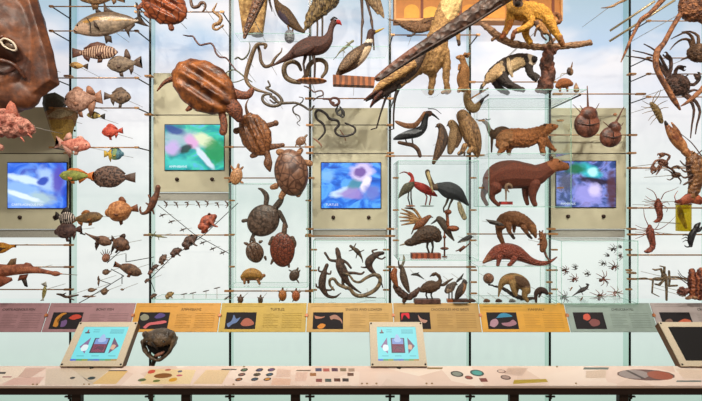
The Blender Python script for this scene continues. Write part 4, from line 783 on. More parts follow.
# ================= SNAKES =================
snake('stout brown snake looping at the top edge, right of the reddish turtle', [[(191, -4, 1.3), (191, 2, 1.6), (193, 7, 1.7), (198, 6.5, 1.7), (201, 3, 1.7), (204, 3, 1.5), (205.5, 6, 1.3), (204, 10, 1.0), (202, 12, .7)]], '54362a', '8a6248', Y=6.38)
snake('tan snake hanging in an S curve from the upper bronze rail', [[(217, 3, .5), (215, 7, .9), (213, 11, 1.3), (217, 14, 1.7), (221, 18, 2), (219, 23, 2), (214, 25, 1.7), (213.5, 28.5, 1.4), (217, 29.5, 1.2), (221, 27, 1), (223, 25.5, 1.2)]], '96643a', 'c49a66', Y=6.38)
snake('long thin brown snake draped diagonally above the very large turtle', [[(183, 35, .5), (188, 36, .8), (193, 36.5, .9), (196, 41, 1), (200, 45, 1), (206, 44, 1), (211, 43.5, 1), (214, 47, 1), (216, 53, 1), (220, 57, 1), (226, 58, .9), (231, 64, .8), (236, 70, .7)]], '4a2c28', '7a4a44', Y=6.38)
snake('pale brown patterned python looping down right of the long thin snake', [[(265, 48, 1.5), (266, 45, 1.6), (262, 44, 1.6), (257, 45, 2), (253, 52, 2.2), (250, 61, 2.4), (247, 71, 2.3), (246, 79, 2), (250, 86, 1.9), (257, 90, 1.6), (264, 92, 1.2), (272, 94, .7)]], '5e442c', '9a7c56', Y=6.4, scl=18)
snake('brown snake in a wide U below the glass shelf, left of the red billed bird', [[(258, 46, 1.5), (260, 53, 1.7), (261, 61, 1.8), (265, 66.5, 1.8), (271, 65, 1.7), (274, 60, 1.5), (277, 56, 1.2), (281, 52, .8), (282, 48, .5)]], '54402c', '86684a', Y=6.46, scl=18)
snake('thin dark snake curling left towards the glass fin, at the height of the glass shelf', [[(235, 59, .8), (238, 57.5, .9), (242, 59.5, .9), (246, 57, .9), (249, 52, .8), (250, 46, .6), (249, 42, .4)]], '3a3a2c', '6a6a4c', Y=6.5)
snake('slender olive snake crossing the glass fin beside the shell of the very large turtle', [[(225, 74, .6), (229, 71, .7), (235, 70, .7), (241, 74, .8), (246, 78, .7), (252, 82, .6)], [(228, 82, .5), (236, 82, .6), (244, 79, .6)]], '3a3e28', '7a7c4c', Y=6.5)
snake('dark olive snake knotted in loops in front of the white panel above the snapping turtle', [[(268, 81, .9), (270, 86, 1), (266, 88, 1.1), (272, 91, 1.4), (279, 96, 1.6), (282, 102, 1.7), (276, 106, 1.7), (268, 105, 1.6), (263, 101, 1.5), (263, 96, 1.4), (269, 94, 1.4), (274, 99, 1.4), (280, 103, 1.5), (288, 103, 1.4), (296, 103, 1.3), (303, 106, 1.2), (310, 110, 1.1), (314, 106, .9)]], '3a3024', '6a5a44', Y=6.36, scl=16)
snake('greyish small snake coiled inside the loops of the dark olive snake', [[(270, 97, .9), (274, 97, 1.1), (277, 101, 1), (274, 103, 1), (270, 100, .8)]], '5e4c44', '8c7a6c', Y=6.42)
snake('patterned python coiled around the foot of the red billed bird stand', [[(301, 70, 1.6), (298, 64, 2.1), (292, 61.5, 2.4), (286, 64, 2.6), (284, 70, 2.7), (286, 77, 2.7), (292, 81, 2.6), (300, 82.5, 2.2)], [(303, 80, 2.4), (307, 74, 2.6), (309, 66, 2.6), (314, 61, 2.4), (321, 60, 2.3), (326, 64, 2.2), (326, 71, 2), (322, 77, 1.6)]], '4e3c2a', '8e7654', Y=6.32, scl=22)
snake('thin wavy dark snake hanging below the dark olive snake', [[(299, 97, .5), (303, 98, .6), (302, 102, .7), (297, 105, .8), (293, 108, .8), (294, 113, .8), (299, 116, .7), (300, 120, .6), (297, 123, .5), (300, 126, .4)]], '3c342a', '5e5240', Y=6.45)
snake('thin twisted brown snake behind the foot of the red billed bird stand', [[(304, 86, .6), (309, 88, .8), (314, 92, .8), (318, 91, .8), (322, 91, .8), (323, 95, .8), (318, 97, .7), (313, 101, .5)]], '5a3a34', '86645a', Y=6.4)
snake('copper brown snake coiled in a tight ring on a thin wire', [[(323, 99, .8), (329, 99.5, 1), (331, 103, 1.2), (335, 105.5, 1.4), (339, 103, 1.4), (338, 99, 1.3), (333, 98, 1.2), (330, 101, 1.1), (334, 103, 1)]], '5a2c22', '96604c', Y=6.4, scl=22)
snake('glossy black snake bundled in a small knot, under the copper brown ring snake', [[(338, 106, .8), (336, 110, 1), (338, 115, 1), (342, 114, 1), (341, 109, 1), (337, 113, 1), (343, 117, .9), (344, 112, .9), (340, 107, .8)]], '141414', '2c2c2a', Y=6.4)
coral = snake('black snake with red marks in wide bends above the bright blue screen', [[(318, 140, .8), (322, 136, 1), (325, 131, 1.2), (323, 124, 1.3), (317, 119, 1.4), (315.5, 113, 1.4), (319, 110, 1.4), (326, 114, 1.4), (330, 119, 1.4), (337, 120.5, 1.4), (339, 125, 1.4), (335, 130, 1.3), (338, 135, 1.2), (346, 136, 1.2), (354, 133, 1.2), (355, 128, 1.1), (350, 125, 1), (345, 123, .9)]], '1c1614', '2a1e1a', Y=6.55)
coral2 = snake('thin reddish snake tail ends hanging over the upper edge of the bright blue screen backing', [[(313, 138, .5), (317, 141, .8), (321, 145, .7), (321, 148, .4)], [(340, 130, .6), (344, 136, .7), (346, 141, .4)]], '8a4a3a', 'b07a60', Y=6.7)
# ================= LIZARDS AND FROGS =================
def lizard(label, spine, limbs, c1, c2, Y=6.5, cat='lizard', name='lizard', group=None, vox=.42, kind='mottle', scl=40):
    body = [T(spine, k=.7)]+[T(l, k=.8, seg=8) for l in limbs]
    h = spine[0]; return animal(name, label, cat, spine[len(spine)//2][:2], Y, body, skin(c1, c2, kind, scl, .6, .6), vox, 1, group=group)
lizard('slender pale lizard climbing beside the yellow billed bird', [(353, 41, 1.4), (350, 43, 1.2), (347, 46, 1.6), (343, 49, 1.4), (339, 53, .8), (336, 57, .5), (333, 60, .3)], [[(348, 45, .6), (352, 47, .5), (353, 50, .4)], [(343, 49, .6), (345, 53, .5)], [(349, 43, .5), (346, 42, .4)]], '7a7a5c', 'a8a888', Y=6.36)
LZ = 6.66
lizard('dark lizard with curled tail at the left of the lizard case', [(327, 265, 2), (325, 270, 2.2), (323, 277, 3.6), (322, 285, 3.8), (324, 291, 2.8), (328, 296, 1.8), (335, 297, 1.3), (341, 293, .5)], [[(325, 272, 1.2), (319, 271, 1), (319, 267, .9)], [(326, 273, 1.2), (330, 274, 1), (331, 271, .8)], [(321, 288, 1.3), (317, 287, 1), (316, 284, .8)], [(325, 290, 1.2), (331, 290, 1), (333, 287, .8)]], '38251e', '5e4234', Y=LZ, kind='spots', scl=60)
lizard('largest lizard standing tall with spread arms, in the lizard case', [(337, 249, 2), (338, 253, 2.7), (339, 258, 2.6), (340, 265, 4.6), (343, 272, 5), (345, 278, 3.6), (349, 284, 2.2), (355, 289, 1.4), (361, 293, .7)], [[(336, 261, 1.6), (330, 260, 1.4), (327, 256, 1.2), (325, 253, 1.4)], [(342, 260, 1.6), (347, 263, 1.4), (351, 268, 1.2)], [(346, 273, 1.8), (354, 273, 1.5), (361, 274, 1.2), (364, 272, 1)], [(343, 278, 1.8), (343, 284, 1.5), (346, 289, 1.2)]], '33211c', '64473a', Y=LZ)
lizard('small short lizard near the top of the lizard case', [(350.5, 246, 1.5), (353, 248, 1.6), (357, 251, 2.5), (360, 255, 1.6), (362, 259, .8), (363, 263, .4)], [[(354, 247, .7), (356, 243.5, .6)], [(352, 250, .7), (349, 251, .6)], [(360, 252, .7), (364, 250, .6)], [(357, 254, .7), (356, 258, .6)]], '3a2a20', '66503c', Y=LZ)
lizard('dark hunched lizard at the right of the lizard case', [(383, 253, 1.8), (378, 254, 2.6), (373, 257, 3.5), (369, 262, 4.2), (370, 268, 3), (375, 274, 1.8), (380, 280, 1.2), (383, 288, .5)], [[(376, 255, 1), (372, 251, .9), (377, 249.5, .8)], [(378, 258, 1), (382, 259, .9), (385, 257, .8)], [(368, 267, 1.2), (364, 267.5, .9), (361, 267, .7)]], '3a251f', '5e4236', Y=LZ)
snake('long olive brown snake making a big loop across the floor of the lizard case', [[(334, 290, 1), (330, 285, 1.3), (330, 280, 1.5), (334, 279, 1.6), (338, 284, 1.7), (344, 287, 1.8), (350, 289, 1.9), (354, 294, 2), (360, 296, 2.1), (368, 294, 2.1), (376, 289, 2.1), (380, 282, 2.1), (379, 276, 2), (373, 275, 1.8), (366, 278, 1.6), (360, 282, 1.4), (354, 281, 1.2), (349, 275, 1.1), (343, 273, 1)]], '57432f', '94795a', Y=6.56, kind='mottle', scl=50)
snake('thin brown snake along the floor behind the looped snake', [[(357, 295, .6), (366, 297, .7), (376, 297.5, .5)]], '4a3428', '6a5040', Y=6.75)
# frogs up the twig
tw = empty('climbing_twig', P3(160, 258, 6.6), 'thin twig running up to the red frog, carrying the chain of dark frogs', 'twig'); s_ = 6.6/F
for a, b in (((150, 279), (170, 259)), ((170, 259), (205, 234)), ((205, 234), (238, 203)), ((153, 262), (150, 279)), ((150, 279), (155, 292))):
    rodmesh('twig', [Vector(((p[0]-160)*s_, 0, -(p[1]-258)*s_)) for p in (a, b)], .0055, DARKMETAL, tw, 6)
tw2 = empty('falling_twig', P3(194, 230, 6.7), 'thin twig slanting down to the right behind the frogs, lined with tiny salamanders', 'twig'); s_ = 6.7/F
for a, b in (((158, 205), (194, 234)), ((194, 234), (230, 254))): rodmesh('twig', [Vector(((p[0]-194)*s_, 0, -(p[1]-230)*s_)) for p in (a, b)], .005, DARKMETAL, tw2, 6)
frog('big knobbly reddish orange frog, right of the twig', (208.5, 222.5), 19, 25, '7e3420', 'b0583a', Y=6.45)
frog('largest dark brown toad, at the crossing of rail and twig', (190.5, 241.5), 15, 20, '3e2a22', '624436', Y=6.45)
frog('medium dark frog, next down the twig from the largest toad', (176.5, 252), 10.5, 10, '402820', '6a4636', Y=6.48)
frog('brown frog sitting up, third down the twig', (163.5, 259), 9.5, 40, '4e342a', '7a5a46', Y=6.48)
frog('small dark frog clinging to the glass fin, fourth down the twig', (155.5, 267), 6.5, 10, '3a241c', '5c4032', Y=6.5)
frog('small reddish frog on the twig just left of the glass fin', (151, 272), 6, 30, '5a3226', '7c4e3c', Y=6.5)
frog('smallest brown frog at the lower end of the twig', (147.5, 280.5), 5, 10, '4a2e24', '6a4a3a', Y=6.5)
frog('brown frog on the low glass shelf near the glass fin', (154, 295.8), 6, 5, '4e3628', '6e503c', Y=6.62, pin=False)
frog('yellow mottled frog on the low glass shelf, second from its left end', (170, 295), 8, 10, '7a5c30', 'a88a50', Y=6.62, pin=False)
lizard('yellowish newt lying along the rail at the glass fin', [(149, 234, 1), (153, 235, 1.2), (158, 236, 1.3), (163, 237, .8), (167, 237.5, .4)], [[(153, 235, .5), (151, 239, .4)], [(158, 236, .5), (159, 240, .4)], [(154, 234, .5), (156, 231.5, .4)]], '6a6844', '9c966a', cat='newt', name='newt', Y=6.5)
for i, (x, y) in enumerate(((166, 204), (176, 204), (187, 203.5), (198, 204), (207, 203), (217, 204), (227, 204))):
    lizard('tiny dark salamander in the row under the turquoise screen, %s' % ['leftmost', 'second from the left', 'third from the left', 'at the middle', 'fifth, above the red frog', 'second from the right', 'rightmost'][i], [(x-2, y-3+(i % 3), .6), (x, y-1, .8), (x+1, y+1, .7), (x+(2 if i % 2 else -1), y+4, .3)], [[(x, y-1, .4), (x+2, y-2, .3)], [(x, y+1, .4), (x-2, y+1.5, .3)]], '4a342a', '6a5040', cat='salamander', name='small_salamander', vox=.25, Y=6.7)
for i, (x, y) in enumerate(((162.5, 215.5), (171.5, 222), (183, 230), (192, 239), (203, 243), (213, 249), (223, 253))):
    lizard('tiny dark salamander gripping the slanting twig, %s' % ['topmost of its row', 'second from the top', 'just above the largest toad', 'beside the largest toad', 'third from the bottom', 'second from the bottom', 'lowest of its row'][i], [(x-3, y+1, .5), (x, y-.5, .8), (x+3, y-1.5, .4)], [[(x, y-.5, .4), (x+.5, y+2, .3)], [(x-1, y, .4), (x-2, y-2, .3)]], '3a2a22', '5a463a', cat='salamander', name='small_salamander', vox=.25, Y=6.62)
for i, (x, y, hh) in enumerate(((184, 294, 4), (193, 293, 6), (206, 291, 8), (217, 288, 11))):
    animal('caecilian_stand', 'tiny dark amphibian on a thin upright pin, %s on the low glass shelf' % ['shortest and leftmost', 'second shortest', 'second tallest', 'tallest and rightmost'][i], 'amphibian', (x, y), 6.66, [T([(x-3, y+.6, .4), (x, y, .6), (x+3, y-.8, .4)])], skin('3e3028', '5c4a3e'), .25, 0, parts=(('pin', T([(x, y, .25), (x, 298.5, .3)], n=1), STEEL),), pin=False)
# ================= BIRDS =================
LEGM = skin('2e241e', '4a3c30', 'mottle', 60)
def legs(*ls, mat=None, r=.7):
    out = []
    for l in ls: out.append(('leg', [T([(q[0], q[1], q[2] if len(q) > 2 else r, 0) for q in l], n=1, seg=6)], mat or LEGM))
    return out
def block(x0, x1, y0, y1, dep=9, d=0): return P([(x0, y0), (x1, y0), (x1, y1), (x0, y1)], dep, d)
animal('guineafowl', 'dark plump bird cut off by the top edge, on a round grey base', 'bird', (289, 20), 6.62, [T([(304, 32, 1.6), (298, 28, 3.6), (291, 21, 6), (284, 13, 6.8), (279, 7, 4.6), (276, 1, 2.4), (274.5, -6, 2)], k=.8)], FEA('4e3826', '7a5c3a'), .6, 2, zones=[([(279, 12), (286, 17), (291, 26), (284, 24), (278, 17)], '3e3a58', .7)],
    parts=legs([(292, 25, 1), (293, 29, .8), (292, 33.5, .8)], [(288, 26, 1), (289, 30, .8), (290, 33.5, .8)], mat=skin('8a6242'))+[('round_base', T([(289.5, 34.5, 5), (289.5, 38.8, 5)], n=1, k=1, seg=20), plain('8a8c92', .5))], pin=False)
animal('heron', 'shaggy brown tall bird on thin legs, cut off above the red billed bird', 'bird', (318, 8), 6.5, [T([(305, 30, 1.6), (308, 24, 4.2), (314, 14, 7.5), (322, 5, 10.5), (330, -6, 12), (334, -20, 6)], k=.8)], FEA('4a3626', 'a08658', 22, (1, 1, .35)), .7, 2, bumps=1.2, bscale=.3,
    parts=legs([(316, 10, 1.3), (317.5, 24, 1), (317, 49.5, .8)], [(322, 8, 1.3), (322.5, 22, 1), (322, 49.5, .8)], mat=skin('5a4636')), pin=False)
animal('curassow', 'dark brown long tailed bird with a bright red bill on an oval wooden stand', 'bird', (315, 48), 6.15, [T([(272, 66, .8), (281, 61, 2.2), (290, 56, 4), (299, 50, 7.2), (309, 46.5, 9.6), (320, 45, 9.5), (327, 40, 6.2), (330, 33, 3.4), (331.5, 27, 3), (334, 22.5, 3.3), (336, 22, 2.6)], k=.75)], FEA('3a1e18', '5e3426'), .62, 2,
    parts=[('beak', [E(338, 22, 2.6, 2.6, 2.2, -20), T([(339, 22, 2), (341.5, 25, .6)])], skin('d02418', 'b01c14'), .5, 'bright red bill'), ('crest', [T([(331, 20, 1), (334, 17.6, 1), (337, 18.6, .7)])], skin('1e1412')), ('wing', P([(292, 55), (300, 47), (314, 44), (318, 48), (308, 56), (296, 60)], 3, d=6, bulge=.2), FEA('32190f', '5a3022')),
           ('round_base', [E(311.5, 81, 16, 2.6, 10)], skin('a8642e', 'c07a40', 'bands', 5), 0, 'oval orange brown wooden base')]+legs([(306, 54, 2), (303.5, 64, 1.2), (305.5, 79, 1)], [(313, 54, 2), (315, 64, 1.2), (314.5, 79, 1)], mat=skin('4a342a')), eyes=[(335.5, 21, .7, 2.4)], pin=(311.5, 81))
animal('loon', 'yellow billed diver with white neck ring, sitting upright on a flat wooden block', 'bird', (352, 62), 6.2, [T([(338, 74, 2.5), (344, 68, 6), (352, 61, 8.5), (360, 54, 8), (366, 48, 5.6), (369, 42, 3.8), (370, 36, 3.4), (371.5, 32.5, 3.9), (374, 32, 2.6)], k=.85)], FEA('3c2a20', '6e5238'), .6, 2,
    zones=[([(347, 76), (356, 70), (360, 60), (364, 50), (370, 44), (376, 48), (372, 62), (362, 73), (352, 78)], 'd0b898'), ([(344, 78), (356, 70), (366, 68), (360, 78)], 'b0683c', .8), ([(364, 40), (376, 40), (376, 43.5), (364, 43.5)], 'd8ccbc'), ([(364, 43.5), (376, 43.5), (374, 47), (364, 47)], '2e2018'), ([(364, 26), (380, 26), (380, 40), (364, 40)], '3e2018')],
    parts=[('beak', [T([(374, 32.5, 1.7), (379, 30.5, 1.2), (384, 28.2, .4)])], skin('d8b838', 'c8a030'), 0, 'yellow bill'), ('wing', P([(337, 74), (340, 66), (348, 57), (357, 51), (362, 53), (356, 63), (346, 72)], 3.5, d=6.6, bulge=.2), FEA('4a3424', '9a7c5c')), ('wooden_block', P([(333, 76), (375, 78.5), (374, 87), (333, 85.5)], 11), skin('7e4420', 'a05c30', 'bands', 4), 0)], eyes=[(372.5, 31.3, .7, 3)], pin=(354, 82))
animal('stork', 'very tall bird showing only jointed dark legs and pale tail feathers, top centre', 'bird', (366, -2), 6.5, [T([(384, 18, .8), (380, 10, 3.6), (374, 0, 6.5), (366, -10, 9), (352, -16, 8)], k=.8), T([(378, 14, 1), (373, 5, 3), (366, -4, 4)])], FEA('8a6a4c', 'b89a74', 24, (1, 1, .4)), .7, 2,
    parts=legs([(361.5, -6, 1.8), (362.5, 18, 1.1), (362.6, 22, 1.6), (361.8, 28, 1), (361.3, 49.5, .9)], [(365, -6, 1.8), (371, 17, 1.1), (371.5, 21, 1.6), (372.5, 28, 1), (374, 49.5, .9)], mat=skin('4e3628', '6e5240')), pin=False)
animal('speckled_bird', 'brown speckled bird with a needle thin bill stretched to the left of the kangaroo', 'bird', (415, 27), 6.27, [T([(387, 18.8, .4), (392, 20.2, .9), (397, 21.8, 1.8), (404, 24.5, 3.6), (413, 27.5, 5), (422, 28.5, 4.6), (430, 27, 3)], k=.7), T([(413, 26, 2), (423, 21.5, 2.6), (434, 18, 1.4)], k=.6)], FEA('5a3c28', '946a44', 50), .5, 1,
    parts=[('foot', [T([(416, 32, 1), (412, 35.5, 1), (407.5, 36, .9)])], skin('4a3022'))], bumps=.8, bscale=.5)
animal('snout', 'long dark crocodile snout with rows of round scales, slanting from top centre down left', 'crocodile', (440, 38), 5.42, [T([(377.5, 78.5, 3.4), (384, 74, 4.2), (395, 66, 4.9), (412, 54.5, 5.8), (440, 37, 7.2), (470, 17.2, 8.2), (500, -2.6, 9), (522, -17, 9.6)], k=.6, seg=16)],
    skin('6e4630', '38241c', 'scale', 14, .5, 1.0, .03, (1, 1, 1), .15, .6), .8, 1, zones=[([(370, 70), (390, 60), (412, 44), (418, 50), (404, 64), (384, 84), (370, 86)], '6e4432', .85), ([(370, 82), (384, 72.5), (404, 59), (412, 54), (414, 56), (404, 63), (384, 78)], '3a241c', .9)],
    parts=[('jaw_line', [T([(379, 81, 1, 2.5), (396, 70, 1.2, 3), (414, 58, 1.2, 3.2), (442, 41, 1.2, 4), (472, 25, 1.2, 4.5), (500, 7, 1.2, 5)])], skin('4a2e22', '2c1c16', 'scale', 20))])
animal('snout', 'smaller dark pointed snout hanging straight down in front of the pale gold slab', 'crocodile', (252, 16), 6.0, [T([(244.5, 37.5, 1.8), (247, 29, 3.2), (252, 17, 4.4), (258, 2, 5.8), (264, -14, 7)], k=.7)], skin('4e3020', '7a5034', 'scale', 30, .5, .8), .6, 1, parts=[('tooth_row', [T([(247, 36, .8, 2), (251, 28, 1, 3), (257, 15, 1.2, 3.4), (264, 0, 1.4, 4)])], skin('2e1c14', '6a4a34', 'spots', 60))])
animal('textured_slab', 'tall pale gold textured slab narrowing downwards, standing on the left glass shelf', 'specimen', (252, 15), 6.66, [P([(237, -10), (269, -10), (266, 14), (263, 35), (243, 35), (240, 14)], 8, bulge=.06)], skin('a87838', 'd8b070', 'mottle', 22, .7, .8), .7, 2, parts=(('base', [E(257.5, 34.9, 6.5, 2.4, 5)], plain('7c7c78', .5)),), pin=False, bname='slab')
animal('dark_feather', 'short dark pointed feather hanging from the top edge, right of the pale gold slab', 'feather', (270, 2), 6.5, [T([(268, -6, 1.2), (270, 3, 1.1), (272, 11.5, .4)], k=.5)], FEA('2e1e18', '4a342a'), 0, 0, bname='vane')
animal('crane', 'long legged crane with golden brown wing and black tail tips, under the crocodile snout', 'bird', (397, 75), 5.78, [T([(366, 101, 1), (373, 96, 2.6), (382, 89, 5.2), (393, 80, 8), (404, 72.5, 9), (413, 66, 7.5), (420, 58, 4.5), (425, 49, 3), (428, 40, 2.6)], k=.75), T([(370.5, 107, 1), (374, 102, 2), (384, 94, 3), (395, 88, 3)])], FEA('3a2a22', '5e4636', 26), .62, 2,
    zones=[([(370, 92), (376, 80), (388, 74), (402, 66), (414, 60), (416, 68), (404, 78), (390, 85), (378, 92)], 'b08450', .9), ([(376, 98), (388, 90), (410, 80), (412, 88), (386, 98)], '2a1e1c', .7), ([(362, 96), (374, 93), (378, 99), (370, 108), (362, 104)], '1c1414')],
    parts=[('wing', [T([(371, 97, 1, 6), (378, 89, 3.2, 7), (388, 81, 4.6, 7.6), (400, 73, 5.4, 7.6), (412, 66, 4, 7)], k=.4)], FEA('94602e', 'd8ac6c', 26, (.4, 1, 1)), .5), ('tail_plume', [T([(364, 101, .7, 4), (370, 97, 1.6, 5), (376, 93, 2, 6)]), T([(370.5, 107, .8, 5), (375, 100, 2, 6), (381, 94, 2.2, 6)])], FEA('7a3a22', '1c1210', 20)),]
    +legs([(392, 86, 2.4), (387, 96, 1.6), (385, 100, 1.2), (381, 112, .9), (376.5, 128, .8), (371, 129.5, .6)], [(399, 86, 2.4), (395.5, 96, 1.6), (394.5, 103, 1), (393.6, 114, .9), (393.6, 129, .8), (389, 130, .6)], mat=skin('2a1c18', '40302a')))
animal('anhinga', 'black waterbird with grey wing band and crest, on a curved brown branch', 'bird', (412, 134), 6.5, [T([(394, 139, 1.2), (400, 137, 3.2), (409, 134.5, 4.6), (418, 132, 5), (423.5, 127, 3.8), (425, 119, 3.2), (426.5, 114.5, 3.4), (430, 113.5, 3)], k=.8)], FEA('16181c', '30343a'), .5, 2,
    zones=[([(396, 129), (414, 129), (422, 131), (414, 134.5), (396, 134)], '8a9096', .85), ([(422, 108), (434, 108), (433, 113), (424, 114)], '5e3a28', .8), ([(428, 112), (434, 112), (434, 118), (428, 118)], '6a4432', .7)],
    parts=[('beak', [T([(431, 113.5, 1.6), (435, 116, 1), (439, 119.5, .5)])], skin('1a1614')), ('crest', [T([(428, 109, .5, 1), (435, 109.5, .4, 1), (441, 114, .25, 1)])], skin('2a2420')), ('wing', [T([(395, 122, 1, 4), (398, 123.5, 2, 4), (406, 126.5, 2.8, 4.5), (414, 126, 2.8, 4.5), (419, 121, 2.2, 4), (424, 113, 1.5, 3)], k=.6)], FEA('7a4a30', 'a8744c', 40), .5), ('branch', [T([(399, 142.5, 1.8), (406, 144, 2), (413, 145.5, 2.2), (418, 150, 2.2), (420, 156, 2)])], skin('5a3c28', '7a5640'), .5)]+legs([(405, 138), (407, 143.5)], [(412, 138), (413, 145)]))
animal('hawk', 'slim dark brown hawk leaning back, leftmost of the three perched birds', 'bird', (442, 140), 6.35, [T([(433.5, 163, 1.8), (436, 157, 3), (439, 149, 4.4), (442, 139, 5), (442, 130, 3.8), (440, 126, 3), (438, 125.5, 2.2)], k=.85)], FEA('4a3224', '7a5a3e', 26, (1, 1, .5)), .5, 2, zones=[([(441, 122), (450, 134), (449, 148), (443, 140)], '3a241c', .8)], parts=[('beak', [T([(438, 126, 1.3), (435.5, 127, .5)])], skin('2a1c14')), ('wing', [T([(444, 130, 1.6, 3), (445, 140, 2.8, 3.6), (441, 152, 2, 3), (436, 161, .8, 1)], k=.5)], FEA('2c1a14', '4e3626', 26, (1, 1, .4)), .4)], eyes=[(439.5, 125, .6, 2)])
animal('small_owl', 'spotted brown owl between the slim hawk and the big tan owl', 'bird', (455, 137), 6.45, [T([(450, 152, 3), (452, 145, 5), (455, 136, 6.5), (454.5, 128, 5), (451.5, 123.5, 4.4)], k=.85)], FEA('7a5838', 'b8966a', 60), .5, 2, parts=[('beak', [T([(448.5, 124, 1), (447, 126, .5)])], skin('3a2a1c')), ('wing', [T([(457, 131, 1.8, 4), (458.5, 138, 2.8, 5), (456, 147, 1.6, 3)], k=.5)], FEA('4e3622', '8a6844', 50), .4)], eyes=[(450.5, 122.5, .7, 3.6)])
animal('owl', 'big tan owl with rounded head looking down, rightmost of the three perched birds', 'bird', (469, 130), 6.35, [T([(477.5, 156, 2), (476, 149, 5.5), (473, 139, 8.8), (469, 128, 9.5), (465, 120, 7.6), (462.5, 115.5, 6.8)], k=.85), T([(464, 146, 3, 4), (461, 152, 2.5, 4), (458, 154, 2, 4)]), T([(470, 150, 3, 5), (467, 153, 2, 5)])], FEA('7a5434', 'b08858', 30, (1, 1, .5)), .55, 2, zones=[([(458, 114), (466, 114), (468, 119), (462, 122), (458, 120)], '9a7450', .8), ([(472, 122), (482, 140), (481, 156), (474, 144)], '6a482e', .8)], parts=[('beak', [T([(460.5, 117, 1.1, 3), (459, 120, .5, 3)])], skin('2c1e16')), ('wing', [T([(470, 122, 2, 6), (474, 132, 4, 7), (477, 144, 3.6, 5), (478.5, 154, 1.2, 3)], k=.5)], FEA('553620', '94704a', 30, (1, 1, .4)), .45), ('facial_disc', [E(462, 116.5, 4.6, 4.8, 3, 0, 4)], FEA('8a6440', 'b48e60', 60), .4), ('talon', [T([(460, 152.5, 1.2, 6), (458, 155, .8, 7)]), T([(463, 153, 1.2, 6), (462.5, 156, .8, 7)])], skin('3a2a1e'))], eyes=[(460.5, 114.5, 1, 5), (465, 116, 1, 6)])
# --- inside the bird case ---
animal('ibis', 'grey brown ibis with red head and down curved bill, left in the bird case', 'bird', (406, 189), 6.46, [T([(398.5, 198, .6), (402, 193, 2.8), (407, 188, 4.8), (411, 184.5, 3.6), (412.5, 179, 1.9), (411, 175, 1.8), (409, 173.6, 1.8)], k=.8)], FEA('4c4638', '6e6650'), .45, 1, zones=[([(405, 170), (416, 170), (416, 182), (409, 182)], 'a82c24')], parts=[('beak', [T([(408.5, 173.4, .9), (404, 172, .6), (399.5, 173.6, .35)], n=5)], skin('8a3a2c'))]+legs([(409, 190), (408, 198), (410, 205)], [(411, 190), (411, 198), (412, 205)])+[('base', [E(410.5, 206, 5, 1, 4)], WOOD)], pin=(410, 206))
animal('scarlet_ibis', 'scarlet red bird on thin legs, behind the pelican necked black bird', 'bird', (423, 188), 6.6, [T([(437, 196, .8), (431, 192.5, 3.4), (424, 188.5, 4.6), (417, 185, 3.4), (413.5, 182.5, 1.6)], k=.8)], FEA('9e1e1c', 'c83428'), .45, 1, parts=legs([(424, 191), (427, 197), (425.5, 204.5)], [(427, 191), (431, 197), (429.5, 204.5)], mat=skin('a03a2c'))+[('base', [E(427, 206, 7.5, .8, 4)], plain('7a8a84', .5))], pin=(427, 206))
animal('hornbill', 'large black bodied bird with long pale bill resting on its chest, in the bird case', 'bird', (448, 190), 6.46, [T([(468, 205, 1.2), (463, 199, 4), (456, 193, 7.6), (447, 189.5, 8.2), (439, 187, 4.6), (433.5, 187, 3), (430.5, 181, 2.5), (428, 175, 2.5), (427.5, 171.5, 2.6)], k=.8)], FEA('1c1e22', '343840'), .5, 2, zones=[([(424, 168), (434, 168), (436, 180), (438, 190), (430, 190), (425, 178)], '5a4230', .9)],
    parts=[('beak', [T([(427.5, 173, 1.8, 2), (429.5, 181, 1.5, 3), (432.3, 192, .6, 3)])], skin('b89a6a', 'd0b888')), ('tail_feathers', [T([(459, 203, 2), (461, 210, 3), (464.5, 218, 2.6)], k=.5)], FEA('8a7c5c', 'b0a080', 30, (1, 1, .3)), .4), ('perch', [E(448, 212, 3.8, 2.8, 3), T([(447, 213, 1.6), (448, 225, 1.6)], n=1), E(453, 228.5, 6.5, 3.2, 5)], skin('6a2e18', '9a5028'), .4)]+legs([(449, 196, 1.6), (446, 204, 1), (443.5, 208, .8), (444, 212, .8)], [(454, 196, 1.6), (450, 204, 1), (448, 210, .8)]), eyes=[(427, 171, .6, 2.4)], pin=(453, 228))
animal('bird_of_paradise', 'brown bird with a fanned plume of orange tan feathers, in the bird case', 'bird', (420, 222), 6.5, [T([(414, 229, 1.5), (419, 225, 4.2), (424, 221, 3.6), (428, 217.5, 2.4), (430, 216.5, 1.8)], k=.8)], FEA('6a3418', '96552c'), .42, 1, parts=[('beak', [T([(430.5, 216.5, .8), (433, 217.5, .3)])], skin('2a2420'))]+[('plume', [T([(420, 222, 1.6), (412+i*.5, 214+i*2.1, 1.6), (399+abs(i-2)*1.3, 209+i*4, .6)], k=.5)], FEA('8a5a32', 'b88a58', 30, (.3, 1, 1))) for i in range(5)]+[('plume', [T([(421, 219, 1.4), (414, 209.5, 1.4), (405, 208, .6)], k=.5)], FEA('8a5a32', 'b88a58')), ('tail_feather', [T([(414, 228, 1), (411.5, 234, .5)])], skin('4a2c1c'))])
animal('kiwi', 'round brown kiwi with long pale bill on a reddish wooden block', 'bird', (427, 235), 6.42, [T([(437.5, 238, 5), (434, 234.5, 8), (427, 234, 8.8), (420, 237, 7.2), (414, 241, 4.8), (409, 242.8, 3.8), (407, 243, 3)], k=.85)], FEA('38241a', '5a3e2c', 40, (1, 1, .4)), .5, 2, bumps=.5, bscale=.5, parts=[('beak', [T([(406.5, 243.5, 1), (403, 244.5, .8), (400, 245.2, .5)])], skin('a89078'))]+legs([(428, 241, 1.6), (427, 247, 1), (429, 252.5, 1)], [(432, 241, 1.6), (433, 247, 1), (432, 252.5, 1)])+[('wooden_block', block(411, 440, 253, 258, 10), skin('8a3a20', 'a85030', 'bands', 4))], eyes=[(408.5, 241.6, .5, 2.6)], pin=False)
